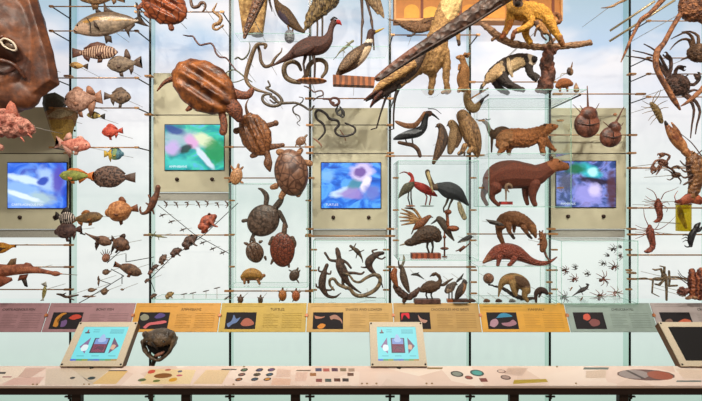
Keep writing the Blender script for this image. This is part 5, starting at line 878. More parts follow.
animal('kingfisher', 'dark speckled kingfisher pointing down right, on the turned stand beside the kiwi', 'bird', (446, 229), 6.5, [T([(454, 240.5, .8), (450, 235, 2.4), (446, 228, 4), (442, 222, 4), (439, 219, 3.4)], k=.8)], FEA('2c241e', '6a5444', 60), .42, 1, parts=[('beak', [T([(437.5, 219.5, 1.4), (434, 222, 1), (431, 224, .4)])], skin('2a2624')), ('stand', [T([(444.5, 230, .8), (444.5, 257, .9)], n=1), E(444.5, 248.5, 4.4, 1.6, 4), E(444.5, 237, 1.8, 1.8, 1.8), E(444.5, 256.7, 3, .8, 3)], skin('5a2e1c', '7e4428'))], pin=False)
animal('songbird', 'small blackish songbird with pale belly on a thin stick, right in the bird case', 'bird', (466, 239), 6.5, [T([(458, 242.5, .6), (462, 240.5, 1.8), (467, 238.5, 2.6), (470.5, 236.8, 2.1)], k=.8)], FEA('1e1c1e', '3a3638'), .35, 1, zones=[([(460, 241), (470, 239), (471, 243), (462, 244)], 'b0a498', .9)], parts=[('beak', [T([(472, 236.8, .6), (474, 237, .3)])], skin('1a1614')), ('perch', [T([(470, 243, .6), (464, 248, .7), (456, 251, .6)]), P([(458, 250), (464, 245.5), (466, 247), (460, 252)], 3)], skin('5a2a18', '7e4428'))])
# --- below the bird case ---
animal('parrot_group_stand', 'dark forked driftwood clump rising from the floor below the bird case, left side', 'driftwood', (405, 293), 6.4, [T([(395, 281, 2), (396, 287, 3), (401, 293, 4), (408, 297, 3.5), (414, 294, 3.2), (419, 289, 2)], k=.8), T([(404, 301, 2), (405, 295, 2.5)])], skin('3a241c', '5e4032', 'mottle', 30), .5, 2, bumps=.8, bscale=.4, bname='wood')
animal('parrot', 'orange brown parrot with bent head, at the left end of the driftwood', 'bird', (394, 277), 6.35, [T([(397, 286, 1.4), (395, 281, 3), (393.5, 275, 3.5), (395, 270, 2.6)], k=.85)], FEA('7a3a1c', 'b0683a'), .4, 1, parts=[('beak', [T([(393, 270, 1), (391.5, 272.5, .5)])], skin('2a1c16'))], eyes=[(394.8, 269.5, .5, 2.2)])
animal('crested_bird', 'dark bird with a tall pale crest feather, upright on the driftwood', 'bird', (404, 279), 6.35, [T([(409, 292, 1.2), (406, 285, 3.2), (403.5, 277, 3.8), (402.5, 270, 2.6), (401, 266, 2)], k=.85)], FEA('3e3028', '6e5a48'), .42, 1, parts=[('crest', [T([(402, 266, 1.2), (404, 260, 1.4), (403.5, 255, .5)])], FEA('8a8474', 'a8a290')), ('tail_feather', [T([(399.5, 268, .9), (398.5, 262, .7), (399.5, 258, .3)])], FEA('4a3c30'))])
animal('ostrich_chick', 'round brown long necked bird looking left, standing below the kiwi', 'bird', (431, 286), 6.45, [T([(422, 290, 3), (426, 288, 5.5), (432, 286.5, 6.2), (437, 285, 4.4), (440, 281, 2), (439, 276.5, 1.7), (436, 274, 1.8), (433, 274.5, 1.9)], k=.85)], FEA('3e2a1e', '6e5038', 60), .45, 1, bumps=.5, bscale=.5, parts=[('beak', [T([(432, 275, 1), (430, 276.5, .5)])], skin('2a1c14'))]+legs([(427, 291, 1.2), (426, 295, .8), (427.5, 299, .8)], [(432, 291, 1.2), (431, 295, .8), (432.5, 299, .8)])+[('wooden_block', block(414, 440, 299, 303, 8), skin('4e3026', '6a463a'))], eyes=[(434, 274, .4, 1.6)])
animal('wispy_bird', 'slender brown bird with a drooping tail, right behind the long necked brown bird', 'bird', (448, 280), 6.65, [T([(439, 285.5, .8), (444, 284.5, 1.7), (448, 281.5, 1.4), (453, 278.5, .6)], k=.7)], FEA('4a3626', '6e5440'), .3, 1)
animal('hummingbird', 'tiny dark hummingbird hovering left above the long necked brown bird', 'bird', (415, 275), 6.5, [T([(411, 275, .4), (413, 274.5, 1.1), (417, 274.5, 1.5), (421, 277, .8), (424, 279, .4)], k=.8), T([(415, 274.5, .9), (419, 272.5, .4)], k=.4)], FEA('262020', '48403a'), .28, 0)
animal('hummingbird', 'tiny dark bird with pointed wings hovering above the pair of standing grey birds', 'bird', (459, 279), 6.5, [T([(456, 282.5, .4), (458, 280.5, 1.3), (461, 277.5, 1.2), (463.5, 273.5, .4)], k=.8), T([(459, 279, .9), (464, 279, .4)], k=.4)], FEA('262020', '48403a'), .28, 0)
animal('puffin', 'small round bird with pale chest, left of the pair below the bird case', 'bird', (450.5, 288), 6.45, [T([(447, 291, 3), (450, 288, 4.6), (453, 285, 3.2), (454.5, 283.5, 2.3)], k=.9)], FEA('4a3c34', '6e5c50'), .4, 1, zones=[([(446, 288), (453, 289), (453, 295), (446, 295)], 'a8927c', .8)], parts=[('beak', [T([(456, 283.8, 1), (457.5, 284.8, .4)])], skin('3a2a22'))]+legs([(449, 292), (449, 299)], [(452, 292), (452, 299)])+[('base', block(447, 457, 299, 302, 6), WOOD)])
animal('falcon', 'upright dark bird with pale front, right of the pair below the bird case', 'bird', (461, 289), 6.4, [T([(455.5, 299.5, 1), (458, 295, 3.4), (461.5, 289, 4.4), (464, 284, 3), (464.5, 281.5, 2.5)], k=.85)], FEA('2e2420', '54443a'), .4, 1, zones=[([(463, 283), (468, 285), (466, 294), (461, 297)], 'a0724c', .7)], parts=[('beak', [T([(466, 281.8, 1), (467.5, 283, .4)])], skin('2a1c14')), ('base', block(453, 468, 299, 302, 6), skin('3a2620', '5a3c30'))])
# ================= MAMMALS =================
MAM = 'mammal'
# wooden picture box behind kangaroo and howler
s_ = 6.70/F; z0 = H-(21.5-CY)*s_; x0 = (394-CX)*s_; x1 = (562-CX)*s_
pb = empty('picture_box', (x0, 6.70, z0), 'orange wooden framed picture box with arch shapes, behind the kangaroo and the golden monkey', 'picture')
Wd = x1-x0
boxes('box_board', [(0, Wd, 0, .16, 0, 1.1)], plain('c07a34', .6, 0, .1, 12), pb, .004)
boxes('frame', [(0, Wd, -.03, 0, 0, .035), (0, .03, -.03, 0, .035, 1.1), (Wd*.52, Wd*.52+.03, -.03, 0, .035, 1.1), (Wd-.03, Wd, -.03, 0, .035, 1.1)], plain('d0995c', .5, 0, .1, 20), pb, .003)
bmx = []
for i, (a, b, hh, c_) in enumerate(((.06, .15, .20, 'e0a038'), (.17, .27, .17, 'e8ac44'), (.30, .38, .24, '8a4824'), (.40, .50, .20, 'd89030'), (.56, .66, .22, 'e0963a'), (.69, .78, .26, '9a5428'), (.81, .93, .2, 'c8843c'))):
    pts = [(a*Wd, .05)]+[(Wd*((a+b)/2-(b-a)/2*math.cos(t*math.pi/8)), .05+hh*.5+hh*.5*math.sin(t*math.pi/8)) for t in range(9)]+[(b*Wd, .05)]
    bm = bmesh.new(); vs = [bm.verts.new((x, -.004-.0005*i, z)) for x, z in pts]; f = bm.faces.new(vs); bmesh.ops.triangulate(bm, faces=[f]); me = bpy.data.meshes.new('painted_arch'); bm.to_mesh(me); bm.free(); link('painted_arch', me, plain(c_, .6, 0, .1, 15), pb)
    boxes('painted_column', [(b*Wd+.02, b*Wd+.06, -.006, 0, .05, 1.05)], plain('7a3a1c', .6), pb)
animal('kangaroo', 'tall sandy kangaroo cut off by the top edge, standing on the big glass shelf', MAM, (437, 45), 6.02, [T([(456, -8, 9), (450, 6, 11), (443, 22, 10.5), (438, 38, 11), (434, 54, 13), (430, 66, 11)], k=.8), T([(444, 52, 6), (446.5, 66, 4.4), (446, 78, 3.4), (447.5, 91, 3)]), T([(432, 62, 6, -3), (433, 76, 4, -3), (431.5, 92, 3, -3)]), T([(449, 92, 2.4, 2), (441, 94, 2, 7)]), T([(452, 30, 3.2, 4), (457, 38, 2.4, 5), (457.5, 46, 1.8, 5)]), T([(424, 64, 6, -8), (412, 74, 4, -10), (400, 84, 3, -10)])], FUR('8a5e34', 'c49a60', 20), .8, 3, bumps=1.0, bscale=.25,
    zones=[([(440, -10), (470, -10), (462, 16), (446, 24), (440, 12)], 'dcbc80', .75), ([(454, 42), (462, 42), (462, 50), (454, 50)], '3a261a')], pin=False)
animal('wallaby', 'small tan wallaby sitting upright with head turned left, on the big glass shelf', MAM, (463, 74), 6.02, [T([(464, 88, 5), (463, 79, 6.5), (464.5, 70, 5.2), (463.5, 63, 3.2), (461.5, 58, 3.4), (457.5, 57.5, 2)], k=.85), T([(459, 66, 1.6, 3), (457.5, 71, 1.2, 5)]), T([(459, 90, 2.4, 4), (457, 93, 1.8, 7)]), T([(468, 90, 2.6), (469, 93, 2)])], FUR('8e5c30', 'c28c54', 30), .5, 2, parts=(('ear', P([(464, 57), (468, 52.5), (471, 53.5), (468, 58)], 1.4), FUR('8e5c30')), ('ear', P([(462, 56), (464, 53), (467, 54), (465, 57)], 1.2, d=2), FUR('9e6c3c')), ('nose', E(456.3, 57.2, .8, .8), EYE)), eyes=[(460, 56.8, .6, 3)], pin=False)
howl_br = animal('branch', 'pale bare branch spanning above the bearded monkey, under the golden monkey', 'branch', (520, 45), 5.95, [T([(482, 23.5, 2), (488, 28, 3), (497, 35.5, 3.8), (509, 42.5, 3.8), (524, 45.5, 3.4), (540, 47, 3.4), (556, 46.5, 3.4), (574, 45, 3.2), (590, 42.8, 3)], k=1), T([(497, 36, 2), (492, 40, 1.6)]), T([(548, 46, 2.4, 3), (552, 41, 1.8, 4)])], skin('8a6248', 'b48c68', 'fur', 14, .7, .6, .02, (1, 1, 3)), .6, 1, bumps=.9, bscale=.3, bname='wood')
animal('howler_monkey', 'golden orange monkey walking along the branch with a dark face, top right of centre', MAM, (528, 18), 5.75, [T([(512, 8, 6), (519, 12, 9), (530, 11, 9.5), (541, 14, 9), (549, 22, 7)], k=.8), E(516, 2, 7, 7.5, 6), T([(512, 12, 5.5), (509, 23, 4.2), (506, 31, 3.4), (500.5, 38.5, 2.2, 2)]), T([(525, 16, 5.5, 4), (529, 25, 4.2, 6), (521, 31, 3.2, 7), (512, 35, 2.6, 7), (510.5, 41, 2, 5)]), T([(548, 22, 6, 3), (552, 32, 4, 5), (558, 41, 3, 5), (561, 46.5, 2.4, 4)]), T([(529, 22, 5, -5), (527, 32, 3.6, -4), (531, 42, 2.6, -2)]), T([(553, 16, 2.2, -4), (558, 12, 2.2, -5), (562, 15, 2, -5), (562, 20, 1.8, -5), (558.5, 21, 1.4, -5)])], FUR('b8741c', 'e4aa3c', 24), .6, 2, bumps=.7, bscale=.35,
    zones=[([(511, 1), (521, 1), (521, 8), (517, 10.5), (512, 8)], '4a3428'), ([(498, 34), (504, 32), (506, 38), (500, 42)], '8a4a24'), ([(508, 33), (514, 32), (514, 42), (508, 42)], '7e482a'), ([(550, 10), (566, 6), (566, 24), (553, 22)], '6a3a22', .9), ([(556, 38), (564, 38), (564, 50), (556, 50)], '84502a', .9), ([(506, 22), (513, 20), (510, 34), (504, 33)], 'b0622a', .6)],
    parts=(('muzzle', [E(516, 6, 3, 2.6, 2.4, 0, 5)], skin('2a1e1a', '40302a'), 0, 'dark muzzle'), ('mane', [T([(508, 4, 3, 2), (510, 12, 3.4, 4), (517, 15, 3.2, 5), (522, 10, 3, 4)], k=.8)], FUR('b87826', 'e0ac4c'), .5)), eyes=[(513.8, 2.4, .8, 5.6), (518.2, 2.4, .8, 5.6)], pin=False)
animal('baby_monkey', 'small dark limbed baby monkey clinging under the golden monkey', MAM, (541, 27), 5.62, [T([(537, 23, 3.6), (541, 27, 4), (545, 32, 3.2)], k=.8), T([(537, 27, 1.4, 3), (534.5, 32, 1.1, 3), (533.5, 37, .9, 3)]), T([(540, 30, 1.4, 3), (541, 37, 1.1, 3), (545, 41, .9, 3)]), T([(546, 33, 1.5, 2), (550, 38, 1.1, 2), (552, 44, .9, 2)])], FUR('8a5a2c', 'c08a4c', 34), .42, 1, zones=[([(530, 30), (537, 29), (543, 34), (556, 36), (556, 50), (530, 50)], '3a241c', .9), ([(533, 21), (538, 21), (538, 26), (534, 26)], '4a3024', .9)], parts=(('ear', [E(541, 20.5, 1.4, 1.4, .8, 0, 1)], FUR('6a4424')),))
animal('tree_stump', 'thick reddish brown tree stump standing on the big glass shelf under the branch', 'tree stump', (549, 70), 5.98, [T([(550, 47, 6), (548, 54, 6), (547, 64, 6.8), (549, 74, 7), (546, 82, 7.6), (545, 87, 8.2)], k=.9), T([(546, 52, 3, 3), (542, 48, 2.4, 3)]), T([(552, 52, 3.4, 2), (557, 48.5, 2.6, 2)]), T([(538, 90, 3), (543, 86, 4), (547, 80, 3)])], skin('4a2618', '7e4a34', 'mottle', 16, .65, .9, .03), .7, 1, bumps=1.6, bscale=.25, pin=False, bname='wood')
animal('colobus_monkey', 'black and cream long haired monkey with white beard, crouching on the big glass shelf', MAM, (508, 70), 5.98, [T([(487, 81, 3.2), (491, 76, 6), (499, 71, 8.4), (509, 65, 9), (519, 61, 7.8), (527, 60, 6.5), (531, 61, 6)], k=.8), T([(500, 76, 5.5, 3), (505, 84, 4.6, 5), (512, 88.5, 3.6, 6), (521, 91.5, 2.4, 6)]), T([(496, 78, 5, -4), (501, 87, 3.5, -4), (509, 92, 2.4, -4)]), T([(528, 66, 4, 2), (529, 74, 3.4, 3), (536, 80, 3.6, 4), (533, 76, 3, 3)]), T([(486, 82, 2, -2), (482.5, 86, 1.8, -2), (481, 92, 1.6, -2)])], FUR('1e1816', '3e322c', 30), .55, 2, bumps=.6, bscale=.5,
    zones=[([(482, 86), (486, 74), (494, 66), (500, 62), (502, 70), (498, 78), (492, 84), (486, 86)], 'c4a276', .95), ([(505, 62), (513, 58), (522, 60), (524, 66), (517, 74), (510, 78), (506, 71)], 'cdb084', .95), ([(497, 63), (512, 53), (528, 52), (526, 57), (512, 60), (502, 69)], '3c3029', .9), ([(526, 55), (537, 55), (538, 65), (533, 68), (527, 65)], 'c8b69c', .9)],
    parts=(('face', [E(532.5, 60.5, 3.4, 3.6, 2.5, 0, 4)], skin('1c1412', '30241f')), ('shoulder_hair', [T([(500, 64, 2, 5), (501, 72, 2.4, 6), (498, 79, 1.4, 5)], k=.5), T([(506, 61, 2, 6), (507, 70, 2.6, 7), (510, 78, 1.4, 6)], k=.5)], FUR('ad8f68', 'd8c09a', 30, (1, 1, .3)), .4)), eyes=[(531.6, 59.6, .6, 6.6), (534.4, 59.6, .6, 6.2)], pin=False)
animal('hanging_lemur', 'tan furry animal with black tipped limb, hanging below the big glass shelf', MAM, (470, 104), 6.3, [T([(466, 91, 2.4), (466.5, 98, 3.6), (470, 106, 5), (475, 108.5, 4.4), (480, 103, 2.4), (483, 99, 1.6)], k=.9)], FUR('8e6a44', 'c0a274', 30), .45, 2, zones=[([(478, 96), (488, 96), (486, 104), (480, 106)], '2a1e1a')], parts=(('rod', T([(467, 101, .8, 3), (487, 89, .8, 3)], n=1), BRONZE),))
animal('guinea_pig', 'small rounded brown rodent on the right end of the big glass shelf', MAM, (564, 84), 5.85, [T([(558, 86, 3), (561.5, 83.5, 5), (567, 83, 4.6), (571, 84, 2.6)], k=.85), T([(560, 88, 1.4), (560, 91, 1.2)]), T([(567, 87, 1.4), (567.5, 91, 1.1)])], FUR('7a3e1c', 'a8642e', 40), .42, 1, eyes=[(569.5, 82.4, .5, 2.6)], pin=False)
animal('bat', 'small brown bat hanging upside down above the brown rodent', MAM, (570, 71), 6.0, [E(570, 71.5, 3.2, 4.4, 2.6, -15), T([(571.5, 67, .9), (572.5, 62, .4)])], FUR('6a4830', '94704e', 40), .4, 1, parts=(('wire', T([(568, 74, .4), (562, 73.5, .4), (560.5, 77, .5)]), STEEL), ('wing', P([(567, 68), (566, 73), (569, 76), (570, 70)], .8, d=2), skin('3e2a20'))))
animal('shell_cone', 'tiny pale brown cone shaped animal at the right tip of the big glass shelf', 'small specimen', (576, 87), 5.85, [T([(576, 83, .6), (576, 87, 2.2), (576.5, 90, 3)], k=.8)], skin('8a6444', 'b08c68', 'mottle', 50), .4, 1, pin=False)
# --- upper right glass case ---
animal('wombat', 'stocky brown groundhog like animal with raised snout, on the upper level of the large case', MAM, (525, 138), 6.4, [T([(502, 144, 7), (506, 139, 9.5), (516, 138, 10), (527, 138, 9.6), (537, 134.5, 8), (544, 130.5, 6), (550, 128, 5), (556, 126.5, 2.4)], k=.8), T([(503, 146, 5, 3), (500, 151, 3, 3), (498, 154, 2.4, 3)]), T([(512, 146, 3.4, -3), (510, 150, 2.4, -3), (510.5, 153.8, 1.8, -3)]), T([(540, 141, 4.4, 3), (541, 149, 3, 3), (542, 154, 2.6, 3)]), T([(545, 138, 4, -2), (550, 145, 2.6, -2), (556, 150, 1.8, -2)])], FUR('7a3a16', 'b06a34', 26), .55, 2, bumps=.7, bscale=.4, zones=[([(496, 134), (510, 130), (510, 144), (498, 150)], '8a6c4c', .3)],
    parts=(('ear', [E(543.5, 125.5, 1.8, 1.6, 1, 0, 3)], FUR('5a3018')), ('nose', [E(557.3, 125.6, 1.2, 1.2)], EYE)), eyes=[(550.5, 126, .7, 4)], pin=False)
animal('antelope', 'small dark antelope standing behind the stocky brown animal, facing left', MAM, (497, 135), 6.68, [T([(508, 133, 5), (502, 132, 6), (494, 134, 5.2), (489.5, 130, 2.6), (487, 124, 2.2), (483.5, 121, 2)], k=.7), T([(492, 138, 1.6), (491.5, 152, .8)]), T([(506, 138, 1.6), (507, 152, .8)])], FUR('4a3224', '70503a', 34), .45, 1, zones=[([(478, 116), (490, 116), (491, 131), (486, 134)], '9a9488', .85)], parts=(('horn', T([(484, 119.5, .8), (480, 120.5, .7), (476, 119.5, .3)]), skin('2c2018')), ('horn', T([(486, 119, .8), (488, 119.8, .6), (490.5, 118.8, .3)]), skin('2c2018'))), pin=False)  # pale head and neck patch paints in the haze of the glass
animal('capybara', 'large reddish brown capybara in profile facing right, in the big glass case', MAM, (520, 180), 6.4, [T([(489, 188, 6), (492, 181, 10.5), (500, 176, 14), (512, 174.5, 14.5), (525, 175.5, 13), (536, 175, 11), (545, 170.5, 8.2), (551, 167, 7)], k=.72), E(556, 165, 8.4, 6.6, 5, 22), T([(558, 166, 5.4), (564, 166.5, 4.4), (566, 167, 3.8)], k=.8), T([(494, 188, 7, 4), (490.5, 194, 4, 4), (492, 200, 2.4, 4), (497, 205, 2, 5)]), T([(488, 186, 5, -5), (484.5, 196, 2.6, -5), (488, 204.5, 2, -4)]), T([(533, 184, 6, 4), (531, 193, 4.2, 4), (531.5, 200, 3, 4), (533, 204.6, 2.6, 5)]), T([(528, 184, 5, -5), (527.5, 196, 3, -5), (529, 204, 2, -4)])], FUR('5a2412', '7a341c', 30), .6, 3, zones=[([(545, 154), (572, 154), (572, 176), (556, 176), (546, 166)], '96552c', .75), ([(488, 165), (510, 157), (540, 163), (536, 168), (510, 163), (492, 172)], '34170e', .4)],
    parts=(('ear', [E(550, 158, 2, 1.8, 1.2, 20, 3)], FUR('5a2c18')), ('nose', [E(567.4, 164.6, 1.6, 2, 2.4)], skin('1c1210'))), eyes=[(557.5, 161.5, .8, 4.6)], pin=False)
animal('small_primate', 'tiny striped animal on a red base under the belly of the capybara', MAM, (508, 189), 6.3, [T([(506, 199.5, .8), (506, 193, .9), (506, 187, 1.6), (508, 184.5, 1.9), (511, 185.5, 1.4), (512, 188, .9)], k=.9), T([(507, 189, .8), (509, 192, .6)])], FUR('6a4430', 'a88468', 50), .35, 1, parts=(('base', block(500, 511.5, 201.5, 204.6, 7), skin('8a1a18', 'a82420')), ('post', T([(506, 199, .6), (506, 202, .6)], n=1), STEEL)), pin=False)
animal('coati', 'brown mammal with arched back climbing right, long tail down, above the pangolin', MAM, (515, 222), 6.5, [T([(500, 226, 5.5), (504, 220, 6.6), (512, 218, 7.4), (520, 220, 7.4), (526, 223, 6), (531, 227, 5), (534, 232, 3.2), (535.5, 237, 1.4)], k=.8), T([(499, 226, 3.4, -2), (500, 234, 3, -2), (502.5, 241, 2.4, -2), (505, 246, 1.4, -2)]), T([(507, 225, 3.4, 4), (508, 232, 2, 5), (512, 237.5, 1.6, 5)]), T([(522, 227, 3, 4), (526, 234, 1.6, 5), (529.5, 238, 1.3, 5)]), T([(515, 224, 2.6, -3), (515, 232, 1.4, -3)])], FUR('5e341c', '8e5a34', 30), .5, 2, bumps=.5, bscale=.4, zones=[([(505, 233), (513, 233), (514, 241), (506, 240)], '1e1614', .9), ([(524, 233), (532, 233), (532, 241), (524, 240)], '1e1614', .9), ([(528, 224), (537, 224), (537, 234), (529, 233)], '9a6a40', .6)], eyes=[(533.5, 229, .6, 3)])
animal('flying_fox', 'dark grey winged bat lying flat behind the arched brown mammal', MAM, (495, 223), 6.38, [P([(485, 219), (489, 219.6), (496, 220.5), (502, 223), (505, 226), (498, 226), (490, 224)], 1.6, bulge=.2), T([(490, 221.5, 1.2, 1), (498, 223.5, 1.3, 1)])], skin('2e2826', '544a44', 'mottle', 40), .4, 1)
animal('squirrel', 'small brown squirrel like animal holding an upright twig, beside the pangolin tail', MAM, (543, 243), 6.45, [T([(541, 233.5, 2.4), (542.5, 238, 3.2), (543.5, 244, 4), (542.5, 250, 3)], k=.85), T([(541, 238, 1, 2), (537.5, 239, .8, 2)]), T([(541, 243, 1, 2), (537, 244.5, .8, 2)])], FUR('6a3c22', '98603a', 36), .4, 1, parts=(('twig', T([(546.5, 234, 1.2, -3), (545.5, 248, 1.3, -3), (547, 256, 1.2, -2), (550, 261, .8, -1)]), skin('5e4030', '846050')), ('ear', [E(539.5, 231.3, .8, .9, .6), E(542.6, 231, .8, .9, .6)], FUR('5a3018'))))
animal('pangolin', 'reddish scaly pangolin with long upturned tail, on top of the low anteater case', MAM, (510, 255), 6.5, [T([(483.5, 262.5, 1.4), (487, 259.5, 3), (491.5, 256, 5), (498, 252.5, 7.5), (507, 251.3, 8.4), (516, 253, 7.8), (523, 256.5, 5.8), (530, 260.5, 4), (538, 263, 3), (546, 263, 2.2), (552, 260.5, 1.4), (557, 257, .6)], k=.8), T([(498, 257, 3, 4), (497, 262, 2, 4), (496.5, 264.6, 1.8, 4)]), T([(513, 258, 3.2, 4), (510, 262.5, 2.2, 4), (507.5, 264.6, 2, 4)])], skin('5e2418', '8e4430', 'scale', 60, .5, .9, .02, (1, 1, 1), .1, .6), .5, 1, zones=[([(481, 258), (488, 254), (492, 260), (486, 266), (481, 266)], '9a6244', .8)], eyes=[(487, 258.6, .5, 2.4)], pin=False)
animal('prickly_seedpod', 'small dark claw like object just above the pangolin back, on a pin', 'small specimen', (523, 251), 6.6, [T([(521, 253, .8), (523, 250.5, 1.4), (524, 252.5, .7)])], skin('2e201a', '4a342a'), .3, 0)
# --- anteater case ---
animal('anteater', 'tan anteater with dark vest climbing along a dark branch, in the low case', MAM, (513, 284), 6.55, [T([(498.4, 296.5, .8), (499.5, 291, 1.5), (501, 285, 3), (504.5, 280.5, 4.6), (511, 279, 6.2), (518, 281, 7), (524, 285, 6.2), (527, 291, 4)], k=.8), T([(511, 283, 3.4, 4), (512, 289, 2.6, 5), (514, 294, 1.8, 5)]), T([(525, 288, 4, 4), (523, 295, 2.8, 4), (526, 300, 1.8, 4)]), T([(518, 286, 3, -3), (517, 294, 2, -3)])], FUR('8a6236', 'b08a54', 34), .5, 2, zones=[([(513, 275), (522, 276), (529, 281), (528, 286), (519, 287), (514, 282)], '4e3020', .9), ([(504, 276), (512, 274), (511, 279), (505, 280)], 'a06a3c', .6)], eyes=[(501.5, 284, .4, 2.4)])
animal('branch', 'dark crooked branch under the anteater, in the low case', 'branch', (508, 292), 6.58, [T([(488.5, 284.5, .8), (496, 286.5, 1.1), (504, 289, 1.6), (512, 294, 2.2), (520, 297.5, 2.4), (527, 299, 1.8), (533, 298, 1.4)])], skin('261a16', '44322a', 'mottle', 30), .4, 1, bumps=.6, bscale=.5, bname='wood')
animal('rolled_armadillo', 'armadillo rolled into a brown ball, left in the anteater case', MAM, (488.5, 278.5), 6.5, [E(488.5, 278.5, 5.4, 5.5, 5, 0, 0, 3), T([(486, 276, 1, 4.4), (489, 281, 1, 4.6), (491, 277, .8, 4.4)])], skin('6a3e28', '946044', 'scale', 70, .5, .8), .4, 1)
animal('dark_monkey', 'small dark hunched monkey at the right end of the branch, in the anteater case', MAM, (541, 292), 6.5, [T([(532, 299, .8), (535, 298, 1.3), (536.5, 293, 2.6), (540, 290, 3.2), (544.5, 291, 3), (547, 293.5, 1.8)], k=.8), T([(536, 296, 1.6), (536, 302, 1.2)]), T([(541, 293, 1.2), (539, 297, .9)])], FUR('2a1814', '4e3028', 40), .4, 1)
for i, (x, nm) in enumerate(((472.5, 'small dark curled animal peeking over the golden label panel, leftmost of four'), (487, 'small brown animal peeking over the golden label panel, second from left'), (499, 'small dark rounded animal peeking over the golden label panel, third from left'), (512.5, 'small black and white animal peeking over the golden label panel, rightmost of four'))):
    animal('small_mammal', nm, MAM, (x, 300.5), 6.45, [T([(x-3, 301.5, 1), (x-1, 300.5, 2), (x+2, 301, 1.4)], k=.8)], FUR(('3a2620', '5a3826', '32201c', '26242a')[i], ('5a4034', '7a5238', '5a3e34', '8a8a88')[i]), .32, 1)
# ================= ARTHROPODS =================
def horseshoe(label, big, top, spike, rot, spines):
    o = big[:2]
    animal('horseshoe_crab', label, 'horseshoe crab', o, 6.35, [E(*big, 5, rot, 0, 3), E(*top, 5.5, rot, 1, 3)], skin('4e281c', '8a523c', 'mottle', 16, .45, .5), .6, 2,
        parts=[('tail_spine', T([(*spike[0], 1.1), (*spike[1], .4)], n=1), skin('5a3628', '7a4e3a')), ('shell_ridge', [T([(big[0]-big[2]*.8, big[1]-1, .6, 3), (big[0], big[1]+1.5, .8, 5.4), (big[0]+big[2]*.8, big[1]-1, .6, 3)]), T([(big[0], big[1]-4, .6, 5.4), (big[0]+.5, big[1]+big[3]*.7, .6, 4)])], skin('34180f', '54301f'))]+[('side_spine', T([(a[0], a[1], .6, 2), (b[0], b[1], .3, 2)], n=1, seg=6), skin('6a4030')) for a, b in spines])
horseshoe('larger horseshoe crab hanging shell down with spike up, left of its pair', (587, 124.5, 13, 13.5), (588, 114.5, 8.8, 8), ((588, 108), (587.2, 86)), 0, [((580, 113), (572, 105)), ((594, 111), (598, 104)), ((582, 110), (579, 106))])
horseshoe('smaller horseshoe crab hanging tilted, right of its pair', (610.5, 137, 11, 10.5), (614, 128, 6.2, 6.4), ((616, 122), (624, 107)), -20, [((608, 127), (602, 122)), ((619, 128), (622, 123))])
animal('small_snail', 'tiny orange brown snail like specimen right above the smaller horseshoe crab', 'small specimen', (615, 114.5), 6.5, [E(615, 114.5, 1.8, 1.6, 1.5)], skin('9a5a34', 'b87c54'), 0, 0)
SP = [((564, 270), 9, '4a2420', 10, 'reddish spider at the left edge of the spider case'), ((573, 279), 10, '5a2c22', 80, 'red brown spider with spread legs, lower right of the leftmost one'), ((574, 267), 6, '3a3430', 0, 'small grey spider near the left top of the lower cluster'), ((586, 273.5), 7, '3a2a26', 30, 'small dark spider in the centre left of the case'), ((602, 279), 13, '6a3428', 35, 'largest reddish spider slanting up right, centre of the case'), ((612.5, 267), 10, '4a2826', 70, 'dark reddish spider in the right half, below the upper cluster'), ((619, 255.5), 8, '4a2420', 200, 'reddish spider at the upper right, near the glass fin'), ((612, 249), 8, '2c2020', 60, 'black spider at the top of the case'), ((606, 255), 4, '3c3a3a', 20, 'tiny grey spider left of the black one'), ((602, 263.5), 7, '3a3836', 70, 'slim grey spider near the centre right'), ((598.5, 296), 14, '5e2c28', 90, 'large dark red spider at the bottom centre'), ((614.5, 293), 14, 'b07a72', 90, 'large pale pink thin legged spider at the bottom right'), ((563, 297), 12, '3e3c38', 30, 'grey spider in the bottom left corner'), ((618.5, 246.5), 3.4, '3a201c', 0, 'tiniest dark spider at the upper right corner')]
for i, (c_, z, col, a, nm) in enumerate(SP):
    spider(nm, c_, z*1.2, col, 20+i, 6.9, a, 1.0 if z < 12 else 1.15, r=.3 if z < 9 else .42, col2={'4': '8a5446', '5': '96584a', '6': '9a5a4a', '3': '5e5048', '2': '4a3a36', 'b': 'd0a098'}[col[0]], group=None, body=(.15, .10) if col != 'b07a72' else (.06, .05))
animal('scorpion', 'long dark whip tailed scorpion slanting up right at the bottom of the spider case', 'scorpion', (583, 289.5), 6.9, [T([(572.5, 296, .4), (577, 293, .9), (582, 290, 2.2), (586, 288, 1.6), (588, 285.5, .8)]), E(587.5, 284.5, 2, 1.1, 1, 20), T([(583, 289, .5), (589, 289.5, .3)]), T([(582, 289, .5), (579, 285.5, .3)]), T([(581, 291, .5), (583, 295, .3)])], skin('241c1e', '3e3234'), .3, 0)
for x, y, nm in ((571, 289, 'tiny orange brown mite below the red brown spider'), (581.5, 299, 'tiny brown mite just above the label panel between the large spiders')):
    animal('mite', nm, 'mite', (x, y), 6.9, [T([(x-1, y+1.5, .5), (x+1, y-1.5, .7)])], skin('8a5a34', 'a0744c'), 0, 0)
sup = empty('support_rod_pair', P3(640, 18, 6.0), 'two parallel pale rods slanting up right behind the giant crab legs', 'rod'); s_ = 6.0/F
for a, b in (((625, 21), (655, 1)), ((624.5, 32), (675, 0))): rodmesh('rod', [Vector(((a[0]-640)*s_, .35, -(a[1]-18)*s_)), Vector(((b[0]-640)*s_, 0, -(b[1]-18)*s_))], .016, plain('a89878', .4, .4), sup, 8)
